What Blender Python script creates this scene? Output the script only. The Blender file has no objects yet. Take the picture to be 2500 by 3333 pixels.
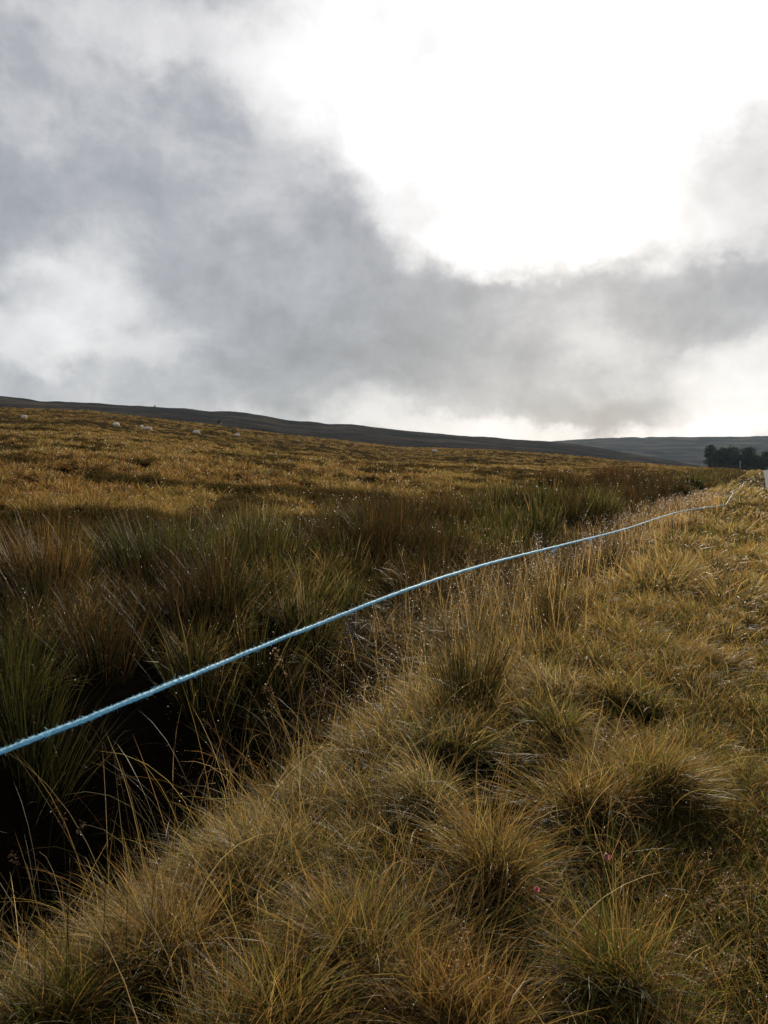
import bpy, math, random
import numpy as np
from mathutils import Vector, Matrix

random.seed(7)
RNG = np.random.default_rng(11)
SC = bpy.context.scene
COL = SC.collection
PI = math.pi

# ---------------------------------------------------------------- camera
CAM_H = 1.6
PITCH = math.radians(3.35)
FPX = 512.0 / math.tan(math.radians(32.5))        # focal length in pixels of a 768 x 1024 frame
cam_d = bpy.data.cameras.new("camera")
cam = bpy.data.objects.new("camera", cam_d)
COL.objects.link(cam)
cam.location = (0, 0, CAM_H)
cam.rotation_euler = (math.radians(90) - PITCH, 0, 0)
cam_d.sensor_fit = 'VERTICAL'
cam_d.sensor_height = 24.0
cam_d.lens = 12.0 / math.tan(math.radians(32.5))
cam_d.clip_start = 0.02
cam_d.clip_end = 20000
cam_d.dof.use_dof = True
cam_d.dof.focus_distance = 7.0
cam_d.dof.aperture_fstop = 9.0
SC.camera = cam
SC.render.resolution_x, SC.render.resolution_y = 768, 1024


def pix_dir(px, py):
    """direction (not normalised, unit depth along the view axis) of a point of the 768 x 1024 frame"""
    a, b = (px - 384) / FPX, -(py - 512) / FPX
    return np.array([a, math.cos(PITCH) + b * math.sin(PITCH), b * math.cos(PITCH) - math.sin(PITCH)])


def big(x, y):                                     # from 2500 x 3333 coordinates
    return x / 3.2552, y / 3.2552


# ---------------------------------------------------------------- light
SUN_AZ, SUN_EL = math.radians(14.0), math.radians(21.0)
world = bpy.data.worlds.new("World")
SC.world = world
world.use_nodes = True
sun_d = bpy.data.lights.new("sun", 'SUN')
sun_d.energy = 5.0
sun_d.angle = math.radians(0.6)
sun_d.color = (1.0, 0.89, 0.72)
sun = bpy.data.objects.new("sun", sun_d)
COL.objects.link(sun)
sv = Vector((math.sin(SUN_AZ) * math.cos(SUN_EL), math.cos(SUN_AZ) * math.cos(SUN_EL), math.sin(SUN_EL)))
sun.rotation_euler = sv.to_track_quat('Z', 'Y').to_euler()
sun.location = sv * 60
SC.view_settings.view_transform = 'Standard'
SC.view_settings.look = 'None'
SC.view_settings.exposure = 0.92
SC.view_settings.gamma = 1.0


class NT:
    """small helper to write node graphs"""
    def __init__(s, tree):
        s.t = tree
        tree.nodes.clear()

    def n(s, typ, ins=None, **kw):
        nd = s.t.nodes.new(typ)
        for k, v in kw.items():
            setattr(nd, k, v)
        for k, v in (ins or {}).items():
            if isinstance(v, bpy.types.NodeSocket):
                s.t.links.new(v, nd.inputs[k])
            else:
                nd.inputs[k].default_value = v
        return nd

    def m(s, op, a, b=None, c=None, clamp=False):
        ins = {0: a}
        if b is not None: ins[1] = b
        if c is not None: ins[2] = c
        nd = s.n('ShaderNodeMath', ins, operation=op)
        nd.use_clamp = clamp
        return nd.outputs[0]

    def v(s, op, a, b=None, out=0):
        ins = {0: a}
        if b is not None: ins[1] = b
        return s.n('ShaderNodeVectorMath', ins, operation=op).outputs[out]

    def ramp(s, fac, stops, interp='LINEAR'):
        nd = s.n('ShaderNodeValToRGB', {'Fac': fac})
        cr = nd.color_ramp
        cr.interpolation = interp
        while len(cr.elements) < len(stops): cr.elements.new(0.5)
        for e, (p, c) in zip(cr.elements, stops):
            e.position = p
            e.color = (*c, 1)
        return nd.outputs[0]


# ---- sky: broken backlit cloud laid out by azimuth and elevation over a clear sky
# (x, y, rx, ry, softness, amount) in a 1659 x 2212 layout, turned into azimuth / elevation here
CLOUDS = [
    (1130, 90, 600, 310, .30, .80), (1080, 380, 310, 190, .30, .65), (1065, 500, 110, 75, .5, .35),
    (1460, 320, 420, 180, .35, .52), (1590, 270, 150, 130, .95, -.42), (1500, 130, 300, 300, .6, .15),
    (260, -10, 260, 75, .8, .34), (70, 250, 110, 60, .8, .16), (390, 240, 60, 80, .9, .14), (150, 120, 100, 60, .8, .08),
    (740, 660, 400, 170, .6, -.17), (1010, 800, 340, 85, .6, -.13), (420, 160, 110, 110, .6, -.15), (300, 330, 120, 90, .8, -.08), (640, 480, 200, 60, .8, -.05),
    (120, 600, 150, 60, .7, .28), (60, 715, 150, 60, .7, .36), (260, 690, 160, 60, .9, .16), (350, 745, 90, 42, .9, .18),
    (170, 540, 130, 60, .9, .14), (20, 630, 100, 40, .9, -.14), (690, 370, 60, 60, .9, .14),
    (1250, 940, 560, 38, .7, .40), (1640, 830, 190, 105, .7, .45), (1290, 770, 130, 70, .9, .18), (1260, 650, 170, 80, .9, .16),
    (680, 890, 260, 40, .8, .14), (1590, 620, 200, 75, .7, -.16), (1310, 860, 190, 38, .9, -.18), (1300, 560, 250, 40, .8, -.08),
]


def build_sky():
    N = NT(world.node_tree)
    d = N.n('ShaderNodeTexCoord').outputs['Generated']
    sep = N.n('ShaderNodeSeparateXYZ', {0: d}).outputs
    az = N.m('ARCTAN2', sep[0], sep[1])
    el = N.m('ARCSINE', sep[2])
    st = N.v('MULTIPLY', d, (1.0, 1.0, 1.5))
    warp = N.n('ShaderNodeTexNoise', {'Vector': st, 'Scale': 4.2, 'Detail': 6.0, 'Roughness': .56}, noise_dimensions='3D')
    wv = N.v('MULTIPLY', N.v('SUBTRACT', warp.outputs['Color'], (.5, .5, .5)), (.20, .17, 0))
    warp2 = N.n('ShaderNodeTexNoise', {'Vector': d, 'Scale': 15.0, 'Detail': 7.0, 'Roughness': .62}, noise_dimensions='3D')
    wv = N.v('ADD', wv, N.v('MULTIPLY', N.v('SUBTRACT', warp2.outputs['Color'], (.5, .5, .5)), (.075, .075, 0)))
    uv = N.v('ADD', N.n('ShaderNodeCombineXYZ', {0: az, 1: el, 2: 0.0}).outputs[0], wv)
    total = None
    for (cx, cy, rx, ry, soft, amt) in CLOUDS:
        q = 768 / 1659
        dv = pix_dir(cx * q, cy * q)
        a0, e0 = math.atan2(dv[0], dv[1]), math.atan2(dv[2], math.hypot(dv[0], dv[1]))
        k = math.cos(a0) ** 2
        ra, re = rx * q / FPX * k * 1.0, ry * q / FPX * math.cos(e0) ** 2
        p = N.v('MULTIPLY', N.v('SUBTRACT', uv, (a0, e0, 0)), (1 / ra, 1 / re, 0))
        ln = N.v('LENGTH', p, out=1)
        mr = N.n('ShaderNodeMapRange', {'Value': ln, 1: 1 + soft * .75, 2: max(0, 1 - soft * .75), 3: 0.0, 4: amt}, interpolation_type='SMOOTHSTEP').outputs[0]
        total = mr if total is None else N.m('ADD', total, mr)
    # the pale patches between the clouds and their billows
    bil = N.n('ShaderNodeTexNoise', {'Vector': N.v('MULTIPLY', d, (1, 1, 1.45)), 'Scale': 5.6, 'Detail': 10.0, 'Roughness': .63, 'Distortion': .25}).outputs[0]
    lump = N.n('ShaderNodeTexNoise', {'Vector': d, 'Scale': 13.0, 'Detail': 6.0, 'Roughness': .6, 'Distortion': .2}).outputs[0]
    lump = N.m('MULTIPLY', N.m('SUBTRACT', N.m('ABSOLUTE', N.m('SUBTRACT', lump, .5)), .08), -.65)
    fine = N.m('ADD', N.m('MULTIPLY', N.m('SUBTRACT', bil, .5), .90), lump)
    rear = N.n('ShaderNodeMapRange', {'Value': sep[1], 1: .35, 2: -.6, 3: .43, 4: -.02}, interpolation_type='SMOOTHSTEP').outputs[0]   # unseen sky behind the viewer, darkened to cut fill light
    over = N.n('ShaderNodeMapRange', {'Value': sep[2], 1: .66, 2: .88, 3: 0.0, 4: -.55}, interpolation_type='SMOOTHSTEP').outputs[0]    # unseen sky overhead, darkened too for less fill
    B = N.m('ADD', N.m('ADD', N.m('ADD', total, rear), over), fine, clamp=False)
    col = N.ramp(N.m('MULTIPLY', B, .5), [
        (0.0, (.235, .25, .275)), (.10, (.315, .335, .365)), (.20, (.43, .445, .475)), (.30, (.60, .605, .62)),
        (.40, (.74, .735, .74)), (.55, (.93, .925, .93)), (.80, (1.25, 1.24, 1.22)), (1.0, (1.7, 1.67, 1.62))])
    sky = N.n('ShaderNodeTexSky', sky_type='NISHITA')
    sky.sun_disc = False
    sky.sun_elevation = SUN_EL
    sky.sun_rotation = SUN_AZ
    clear = N.n('ShaderNodeBackground', {'Color': sky.outputs[0], 'Strength': .05})
    cloud = N.n('ShaderNodeBackground', {'Color': col, 'Strength': .535})
    mix = N.n('ShaderNodeMixShader', {0: .93, 1: clear.outputs[0], 2: cloud.outputs[0]})
    N.n('ShaderNodeOutputWorld', {'Surface': mix.outputs[0]})


build_sky()
world.cycles.sampling_method = 'MANUAL'
world.cycles.sample_map_resolution = 512


# ---------------------------------------------------------------- materials
def new_mat(name):
    m = bpy.data.materials.new(name)
    m.use_nodes = True
    return m, NT(m.node_tree)


def plain(name, color, rough=.7, spec=.3, translucent=0.0, bump=0.0, scale=40.0, vary=.25):
    m, N = new_mat(name)
    tc = N.n('ShaderNodeTexCoord').outputs['Object']
    nz = N.n('ShaderNodeTexNoise', {'Vector': tc, 'Scale': scale, 'Detail': 5.0}).outputs[0]
    dark = tuple(c * (1 - vary) for c in color)
    lite = tuple(min(1, c * (1 + vary)) for c in color)
    col = N.ramp(nz, [(.3, dark), (.7, lite)])
    ins = {'Base Color': col, 'Roughness': rough, 'Specular IOR Level': spec}
    if bump:
        ins['Normal'] = N.n('ShaderNodeBump', {'Height': nz, 'Strength': bump, 'Distance': .02}).outputs[0]
    p = N.n('ShaderNodeBsdfPrincipled', ins).outputs[0]
    if translucent:
        t = N.n('ShaderNodeBsdfTranslucent', {'Color': col}).outputs[0]
        p = N.n('ShaderNodeMixShader', {0: translucent, 1: p, 2: t}).outputs[0]
    N.n('ShaderNodeOutputMaterial', {'Surface': p})
    return m


def blade_mat(name, fac=.55, rough=.5, spec=.16):
    """thin leaf lit from both sides, its colour in the point attribute 'tint'"""
    m, N = new_mat(name)
    a = N.n('ShaderNodeAttribute', attribute_name='tint').outputs['Color']
    p = N.n('ShaderNodeBsdfPrincipled', {'Base Color': a, 'Roughness': rough, 'Specular IOR Level': spec}).outputs[0]
    t = N.n('ShaderNodeBsdfTranslucent', {'Color': N.v('MULTIPLY', a, (1.15, 1.05, .85))}).outputs[0]
    N.n('ShaderNodeOutputMaterial', {'Surface': N.n('ShaderNodeMixShader', {0: fac, 1: p, 2: t}).outputs[0]})
    return m


M_BLADE = blade_mat("grass_blade")
M_RUSH = blade_mat("rush_stem", .26, .55, .06)
M_FAR = blade_mat("moor_grass_blade", .5, .8, .0)
M_NEEDLE = blade_mat("conifer_leaf", .2, .6, .2)
M_WOOL = plain("wool", (.82, .79, .73), .9, .1, 0, .6, 25, .06)
_p = next(n for n in M_WOOL.node_tree.nodes if n.type == 'BSDF_PRINCIPLED')
_p.inputs['Subsurface Weight'].default_value = .8           # light soaks through the fleece
_p.inputs['Subsurface Radius'].default_value = (1, .95, .85)
_p.inputs['Subsurface Scale'].default_value = .12
M_BARK = plain("bark", (.10, .08, .06), .9, .1, 0, .5, 30)
M_PETAL = plain("pink_petal", (.50, .15, .19), .6, .2, .45, 0, 300, .3)
M_SEPAL = plain("flower_stalk", (.10, .13, .04), .6, .3, .2)
M_POST = plain("weathered_post", (.42, .40, .37), .8, .2, 0, .4, 30)
M_STONE = plain("cairn_stone", (.16, .15, .14), .9, .2, 0, .6, 6)
M_WEB = plain("silk", (.42, .42, .45), .4, .5, .4, 0, 200, .05)


def rope_mat():
    m, N = new_mat("blue_rope_fibre")
    tc = N.n('ShaderNodeTexCoord').outputs['Object']
    nz = N.n('ShaderNodeTexNoise', {'Vector': tc, 'Scale': 160.0, 'Detail': 4.0}).outputs[0]
    col = N.ramp(nz, [(.3, (.26, .55, .76)), (.7, (.42, .75, .92))])
    p = N.n('ShaderNodeBsdfPrincipled', {'Base Color': col, 'Roughness': .55, 'Specular IOR Level': .4,
            'Normal': N.n('ShaderNodeBump', {'Height': nz, 'Strength': .6, 'Distance': .003}).outputs[0]}).outputs[0]
    t = N.n('ShaderNodeBsdfTranslucent', {'Color': col}).outputs[0]
    N.n('ShaderNodeOutputMaterial', {'Surface': N.n('ShaderNodeMixShader', {0: .55, 1: p, 2: t}).outputs[0]})
    return m


def dew_mat():
    m, N = new_mat("dew_water")
    t = N.n('ShaderNodeBsdfTranslucent', {'Color': (1, 1, 1, 1)}).outputs[0]
    g = N.n('ShaderNodeBsdfGlossy', {'Color': (1, 1, 1, 1), 'Roughness': .3}).outputs[0]
    x = N.n('ShaderNodeBsdfTransparent').outputs[0]
    a = N.n('ShaderNodeMixShader', {0: .4, 1: t, 2: g}).outputs[0]
    N.n('ShaderNodeOutputMaterial', {'Surface': N.n('ShaderNodeMixShader', {0: .4, 1: a, 2: x}).outputs[0]})
    return m


M_ROPE, M_DEW = rope_mat(), dew_mat()


def tag(o, label=None, cat=None, group=None, kind=None):
    for k, v in (('label', label), ('category', cat), ('group', group), ('kind', kind)):
        if v: o[k] = v
    return o


def link(name, me, mat, parent=None, loc=None):
    o = bpy.data.objects.new(name, me)
    COL.objects.link(o)
    if mat: me.materials.append(mat)
    if parent: o.parent = parent
    if loc is not None: o.location = loc
    return o


def empty(name, loc):
    o = bpy.data.objects.new(name, None)
    o.empty_display_size = .1
    o.location = loc
    COL.objects.link(o)
    return o


# ---------------------------------------------------------------- noise and terrain
def vnoise(x, y, seed=0):
    xi, yi = np.floor(x).astype(np.int64), np.floor(y).astype(np.int64)
    xf, yf = x - xi, y - yi
    u, v = xf * xf * (3 - 2 * xf), yf * yf * (3 - 2 * yf)

    def h(a, b):
        n = (a * 374761393 + b * 668265263 + seed * 2147483647) & 0xffffffff
        n = ((n ^ (n >> 13)) * 1274126177) & 0xffffffff
        return ((n ^ (n >> 16)) & 0xffff) / 65535.0
    return (h(xi, yi) * (1 - u) + h(xi + 1, yi) * u) * (1 - v) + (h(xi, yi + 1) * (1 - u) + h(xi + 1, yi + 1) * u) * v


def fbm(x, y, octv=4, seed=0):
    s, a, t = 0, .5, 0
    for k in range(octv):
        s = s + a * vnoise(x * 2 ** k + 17.3 * k, y * 2 ** k - 9.1 * k, seed + k)
        t += a
        a *= .5
    return s / t


def smooth(e0, e1, x):
    t = np.clip((x - e0) / (e1 - e0), 0, 1)
    return t * t * (3 - 2 * t)


RA = math.radians(25.15)                            # the road, ditch and rope run 25 degrees right of the view
SA, CA = math.sin(RA), math.cos(RA)
ROAD_V = -0.32                                      # road edge far off; it swings wider close by


def road_v(u):
    return ROAD_V - 1.1 * (1 - smooth(8, 55, u))


def uv_of(x, y):                                    # along the road, and to the left of the camera across it
    return x * SA + y * CA, -x * CA + y * SA


def xy_of(u, v):
    return u * SA - v * CA, u * CA + v * SA


CREST = np.array([(-400, 372), (-200, 388), (0, 405.5), (88, 409), (200, 421.5), (276, 432), (400, 445.5), (480, 447.5), (538, 451.5), (614, 456.5), (660, 460.5), (700, 464.5), (762, 468.5), (900, 470), (1200, 472)])
EYE_Y = 512 - FPX * math.tan(PITCH)


def crest_e(a):                                     # tangent of the moor edge's elevation for a = x / y
    return (EYE_Y - np.interp(384 + a * FPX, CREST[:, 0], CREST[:, 1])) / FPX


def H(x, y):
    x, y = np.asarray(x, float), np.asarray(y, float)
    u, v = uv_of(x, y)
    r = np.hypot(x, y)
    wob = (fbm(u * .35, v * .35, 3, 5) - .5)
    vd = v + wob * .55 * smooth(3, 8, r)
    verge = .10 * np.exp(-((v - 1.5) / .9) ** 2) - .04
    moor = .094 * np.maximum(v - 4.6, 0) - .006 * np.maximum(u, 0) * smooth(5, 40, v) - .05
    a = np.where(y > 1, x / np.maximum(y, 1), np.where(x < 0, -1.2, 1.2))
    a = np.clip(a, -1.2, 1.2)
    yc = 250.0
    uc, vc = uv_of(a * yc, yc)
    mc = .094 * np.maximum(vc - 4.6, 0) - .006 * np.maximum(uc, 0) * smooth(5, 40, vc) - .05
    corr = crest_e(a) * yc + CAM_H - mc
    moor = moor + (corr - .75) * smooth(6, 60, v) * np.clip(y, 0, 400) / yc - 1.35 * np.sin(PI * np.clip(r / 250, 0, 1)) ** 2 * smooth(10, 45, v)
    g = np.where(v < 3.1, verge, moor)
    k = smooth(2.4, 4.4, v)
    g = verge * (1 - k) + moor * k
    ditch = np.exp(-(np.abs(vd - 3.05) / .72) ** 3)
    g = g - (.85 * (1 - smooth(4.2, 7.8, u)) + .22) * ditch
    bump = (fbm(x * .42, y * .42, 3, 1) - .5) * .50 + (fbm(x * .12, y * .12, 2, 2) - .5) * .5 * smooth(10, 40, v) * (1 - .6 * smooth(120, 230, r))
    g = g + bump * smooth(3.2, 7, v) + (fbm(x * 1.3, y * 1.3, 2, 3) - .5) * .10 * smooth(0, .6, v - road_v(u))
    over = np.maximum(np.where(y > 0, y, r) - 250, 0)
    g = g - .0009 * np.minimum(over, 130) ** 2 * smooth(0, 50, over) - .02 * np.maximum(over - 130, 0) * (over < 700) - 11.4 * (over >= 700)
    return np.where(v < road_v(u) + .05, np.minimum(g, -.05), g)


def ground_at(px, py, h=0.0):
    """where the ray through a 768 x 1024 point meets the ground raised by h"""
    d = pix_dir(px, py)
    t = np.geomspace(.8, 600, 6000)
    z = CAM_H + d[2] * t
    under = z < H(d[0] * t, d[1] * t) + h
    i = int(np.argmax(under))
    return d[0] * t[i], d[1] * t[i]


def quads_mesh(name, V, nu, nv, smooth_shade=True, close=False):
    """grid of nu x nv points"""
    idx = np.arange(nu * nv).reshape(nu, nv)
    if close: idx = np.vstack([idx, idx[:1]])
    F = np.stack([idx[:-1, :-1], idx[1:, :-1], idx[1:, 1:], idx[:-1, 1:]], -1).reshape(-1, 4)
    return raw_mesh(name, V, F.reshape(-1), np.full(len(F), 4), smooth_shade)


def raw_mesh(name, V, loops, totals, smooth_shade=True, tint=None):
    me = bpy.data.meshes.new(name)
    V = np.ascontiguousarray(V, np.float32)
    loops = np.ascontiguousarray(loops, np.int32)
    totals = np.ascontiguousarray(totals, np.int32)
    me.vertices.add(len(V))
    me.vertices.foreach_set('co', V.ravel())
    me.loops.add(len(loops))
    me.loops.foreach_set('vertex_index', loops)
    me.polygons.add(len(totals))
    st = np.concatenate([[0], np.cumsum(totals)[:-1]]).astype(np.int32)
    me.polygons.foreach_set('loop_start', st)
    me.polygons.foreach_set('use_smooth', np.full(len(totals), smooth_shade))
    if tint is not None:
        at = me.attributes.new('tint', 'FLOAT_COLOR', 'POINT')
        c = np.ones((len(V), 4), np.float32)
        c[:, :3] = np.clip(tint, 0, 1)
        at.data.foreach_set('color', c.ravel())
    me.update(calc_edges=True)
    return me


# colours of the vegetation (linear albedo): root with shade darkened into it, tip
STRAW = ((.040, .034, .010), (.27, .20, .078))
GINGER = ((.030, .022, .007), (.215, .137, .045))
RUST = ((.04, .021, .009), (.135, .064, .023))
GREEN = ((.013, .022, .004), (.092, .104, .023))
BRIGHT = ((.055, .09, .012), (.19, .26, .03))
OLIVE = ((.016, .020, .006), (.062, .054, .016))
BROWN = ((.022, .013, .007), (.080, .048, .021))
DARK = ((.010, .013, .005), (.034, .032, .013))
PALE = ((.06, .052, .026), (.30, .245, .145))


def moor_pick(x, y):
    """weights of the moor's plants at a place: broad patches of ginger, straw, green and dark heather"""
    n1, n2, n3 = fbm(x * .11, y * .11, 3, 21), fbm(x * .30, y * .30, 3, 31), fbm(x * .05, y * .016, 3, 41)
    return n1, n2, n3


def build_ground():
    rr = np.concatenate([[0.0], np.geomspace(.35, 300, 330), np.linspace(310, 560, 12), [800, 1500, 3000]])
    fa = np.radians(np.concatenate([np.arange(-46, 46, .22), np.arange(46, 314, 4.0)]))
    A, R = np.meshgrid(fa, rr, indexing='ij')
    X, Y = R * np.sin(A), R * np.cos(A)
    Z = H(X, Y)
    far = smooth(400, 800, R)
    Z = Z * (1 - far) - 14 * far
    V = np.stack([X, Y, Z], -1).reshape(-1, 3)
    me = quads_mesh('ground', V, len(fa), len(rr), close=True)
    x, y = V[:, 0], V[:, 1]
    u, v = uv_of(x, y)
    r = np.hypot(x, y)
    n1, n2, n3 = moor_pick(x, y)
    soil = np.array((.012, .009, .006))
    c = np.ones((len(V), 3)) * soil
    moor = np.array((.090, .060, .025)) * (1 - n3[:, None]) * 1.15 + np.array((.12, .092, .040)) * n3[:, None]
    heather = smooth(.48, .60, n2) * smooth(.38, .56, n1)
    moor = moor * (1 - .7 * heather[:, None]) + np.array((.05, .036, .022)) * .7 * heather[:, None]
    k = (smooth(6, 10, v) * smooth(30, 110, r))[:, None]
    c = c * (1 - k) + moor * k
    straw = np.array((.14, .10, .045))
    kv = (smooth(14, 40, r) * (v < 2.4 + 2 * (r > 45)) * (v > road_v(u)))[:, None]
    c = c * (1 - kv) + straw * kv
    mown = ((v < .30) * (v > road_v(u)) * (1 - smooth(14, 40, r)))[:, None]
    c = c * (1 - mown) + np.array((.052, .048, .016)) * mown
    at = me.attributes.new('tint', 'FLOAT_COLOR', 'POINT')
    cc = np.ones((len(V), 4), np.float32)
    cc[:, :3] = c
    at.data.foreach_set('color', cc.ravel())
    m, N = new_mat("moor_soil")
    a = N.n('ShaderNodeAttribute', attribute_name='tint').outputs['Color']
    tc = N.n('ShaderNodeTexCoord').outputs['Object']
    nz = N.n('ShaderNodeTexNoise', {'Vector': tc, 'Scale': 2.6, 'Detail': 8.0, 'Roughness': .7}).outputs[0]
    f = N.ramp(nz, [(.3, (.55, .55, .55)), (.7, (1.35, 1.35, 1.35))])
    col = N.v('MULTIPLY', a, f)
    b = N.n('ShaderNodeBump', {'Height': nz, 'Strength': .9, 'Distance': .3}).outputs[0]
    N.n('ShaderNodeOutputMaterial', {'Surface': N.n('ShaderNodeBsdfDiffuse', {'Color': col, 'Roughness': 1.0, 'Normal': b}).outputs[0]})
    tag(link('ground', me, m), 'rough moorland ground rising to the left behind a dark ditch', 'ground', kind='structure')


build_ground()


def build_road():
    us = np.concatenate([np.arange(-30, 40, 1.0), np.arange(40, 285, 5.0)])
    vs = np.array([0, -.12, -1.7, -2.9, -4.1, -5.8, -5.9])
    U, W = np.meshgrid(us, vs, indexing='ij')
    rag = (fbm(U * .8, W * 0 + 3, 3, 61) - .5) * .14
    W2 = np.where(np.isclose(W, vs[0]), W + rag, W) + road_v(U)
    X, Y = xy_of(U, W2)
    Z = .012 + .03 * np.exp(-((W + 2.9) / 1.6) ** 2) - .02 * (np.isclose(W, vs[0]) | np.isclose(W, vs[-1]))
    over = np.maximum(Y - 246, 0)
    Z = Z - .0012 * over ** 2
    me = quads_mesh('road', np.stack([X, Y, Z], -1).reshape(-1, 3), len(us), len(vs))
    m, N = new_mat("asphalt")
    tc = N.n('ShaderNodeTexCoord').outputs['Object']
    nz = N.n('ShaderNodeTexNoise', {'Vector': tc, 'Scale': 60.0, 'Detail': 6.0}).outputs[0]
    pat = N.n('ShaderNodeTexNoise', {'Vector': tc, 'Scale': .12, 'Detail': 3.0}).outputs[0]
    col = N.ramp(N.m('ADD', N.m('MULTIPLY', nz, .5), N.m('MULTIPLY', pat, .5)), [(.3, (.05, .052, .058)), (.7, (.13, .132, .14))])
    b = N.n('ShaderNodeBump', {'Height': nz, 'Strength': .35, 'Distance': .008}).outputs[0]
    N.n('ShaderNodeOutputMaterial', {'Surface': N.n('ShaderNodeBsdfPrincipled', {'Base Color': col, 'Roughness': .9, 'Specular IOR Level': .0, 'Sheen Weight': .12, 'Normal': b}).outputs[0]})
    tag(link('road', me, m), 'narrow grey tarmac road at the right edge beside the grass verge', 'road', kind='structure')


build_road()

RIDGE_NEAR = np.array([(-300, 352), (-150, 375), (0, 396.5), (46, 401.5), (92, 403.6), (138, 405.8), (184, 408.8), (213, 412), (231, 411.6), (259, 414.7), (287, 420), (324, 423.6), (352, 425), (393, 429.5), (440, 434), (486, 437), (523, 440.2), (549, 441.5), (590, 447), (640, 455), (700, 466), (768, 474), (1000, 490)])
RIDGE_FAR = np.array([(-300, 440), (420, 452), (500, 445), (549, 441.8), (579, 439.4), (616, 437.4), (648, 437.6), (694, 437.0), (768, 436.6), (860, 438), (1000, 444), (1200, 452)])


def build_hill(name, prof, y0, y1, seed, dark, light, label, rough):
    a = np.linspace(-1.0, 1.0, 520)
    t = np.concatenate([np.linspace(0, 1, 60), [1.04, 1.12, 1.3]])
    A, T = np.meshgrid(a, t, indexing='ij')
    rid = (EYE_Y - np.interp(384 + A * FPX, prof[:, 0], prof[:, 1])) / FPX
    base = np.minimum(crest_e(A) - .018, rid - .006)
    Y = y0 + (y1 - y0) * T
    X = A * Y
    s = np.minimum(T, 1)
    n = fbm(X * .006, Y * .012, 4, seed) - .5
    e = base + (rid - base) * (s ** .8) + n * rough * np.sin(PI * s) - np.maximum(T - 1, 0) * .09
    e = e + (fbm(X * .05, Y * .02, 3, seed + 9) - .5) * .0022 * smooth(.7, 1, s)
    V = np.stack([X, Y, CAM_H + e * Y], -1).reshape(-1, 3)
    me = quads_mesh(name, V, len(a), len(t))
    m, N = new_mat(name + "_heather")
    tc = N.n('ShaderNodeTexCoord').outputs['Object']
    st = N.v('MULTIPLY', tc, (.010, .022, .05))
    n1 = N.n('ShaderNodeTexNoise', {'Vector': st, 'Scale': 1.0, 'Detail': 7.0, 'Roughness': .62, 'Distortion': .6}).outputs[0]
    n2 = N.n('ShaderNodeTexNoise', {'Vector': tc, 'Scale': .12, 'Detail': 6.0, 'Roughness': .7}).outputs[0]
    mixn = N.m('ADD', N.m('MULTIPLY', n1, .72), N.m('MULTIPLY', n2, .28))
    col = N.ramp(mixn, [(.43, dark), (.50, tuple(.7 * p + .3 * q for p, q in zip(dark, light))), (.58, light)])
    b = N.n('ShaderNodeBump', {'Height': n2, 'Strength': .6, 'Distance': 2.0}).outputs[0]
    N.n('ShaderNodeOutputMaterial', {'Surface': N.n('ShaderNodeBsdfPrincipled', {'Base Color': col, 'Roughness': 1.0, 'Specular IOR Level': .0, 'Normal': b}).outputs[0]})
    tag(link(name, me, m), label, 'hill', kind='structure')


build_hill('hill', RIDGE_NEAR, 420, 900, 71, (.006, .0055, .0052), (.044, .033, .021), 'dark heather hill sloping down from the left skyline', .012)
build_hill('hill', RIDGE_FAR, 1100, 2000, 83, (.010, .0105, .011), (.055, .050, .034), 'flat topped far hill at the right beyond the conifers', .010)


# ---------------------------------------------------------------- blades
class Batch:
    def __init__(s):
        s.V, s.L, s.T, s.C, s.n, s.dew = [], [], [], [], 0, []

    def add(s, V, loops, totals, C):
        s.V.append(V)
        s.L.append(loops + s.n)
        s.T.append(totals)
        s.C.append(C)
        s.n += len(V)

    def mesh(s, name, smooth_shade=True):
        return raw_mesh(name, np.concatenate(s.V), np.concatenate(s.L), np.concatenate(s.T), smooth_shade, np.concatenate(s.C))


def add_blades(b, base, phi, L, th0, bend, w, c0, c1, nseg, dew=0.0, drift=.35, taper=.7):
    n = len(base)
    if n == 0: return
    L, th0, bend, w = [np.broadcast_to(np.asarray(q, float), (n,)) for q in (L, th0, bend, w)]
    psi = RNG.uniform(-1.2, 1.2, n)
    dphi = RNG.normal(0, drift, n)
    p = base.astype(float).copy()
    V = np.empty((n, 2 * nseg + 1, 3))
    C = np.empty((n, 2 * nseg + 1, 3))
    for i in range(nseg + 1):
        t = i / nseg
        th = th0 + bend * ((i + .5) / nseg) ** 1.4
        ph = phi + dphi * t
        d = np.stack([np.sin(th) * np.cos(ph), np.sin(th) * np.sin(ph), np.cos(th)], -1)
        a1 = np.stack([-np.sin(ph), np.cos(ph), np.zeros(n)], -1)
        a2 = np.cross(d, a1)
        sd = np.cos(psi)[:, None] * a1 + np.sin(psi)[:, None] * a2
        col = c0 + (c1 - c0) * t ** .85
        if i < nseg:
            hw = (w * .5 * (1 - t ** 2 * taper))[:, None]
            V[:, 2 * i], V[:, 2 * i + 1] = p - sd * hw, p + sd * hw
            C[:, 2 * i] = C[:, 2 * i + 1] = col
            p = p + d * (L / nseg)[:, None]
        else:
            V[:, 2 * i] = p
            C[:, 2 * i] = col
    m = 2 * nseg + 1
    one = []
    for i in range(nseg - 1):
        one += [2 * i, 2 * i + 1, 2 * i + 3, 2 * i + 2]
    one += [2 * nseg - 2, 2 * nseg - 1, 2 * nseg]
    loops = (np.array(one)[None, :] + (np.arange(n) * m)[:, None]).ravel()
    totals = np.tile(np.array([4] * (nseg - 1) + [3]), n)
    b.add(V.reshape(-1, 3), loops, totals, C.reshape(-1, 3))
    if dew > 0:
        k = RNG.random(n) < dew
        lv = RNG.integers(1, m, n)
        b.dew.append(V[np.arange(n), lv][k])


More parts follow.
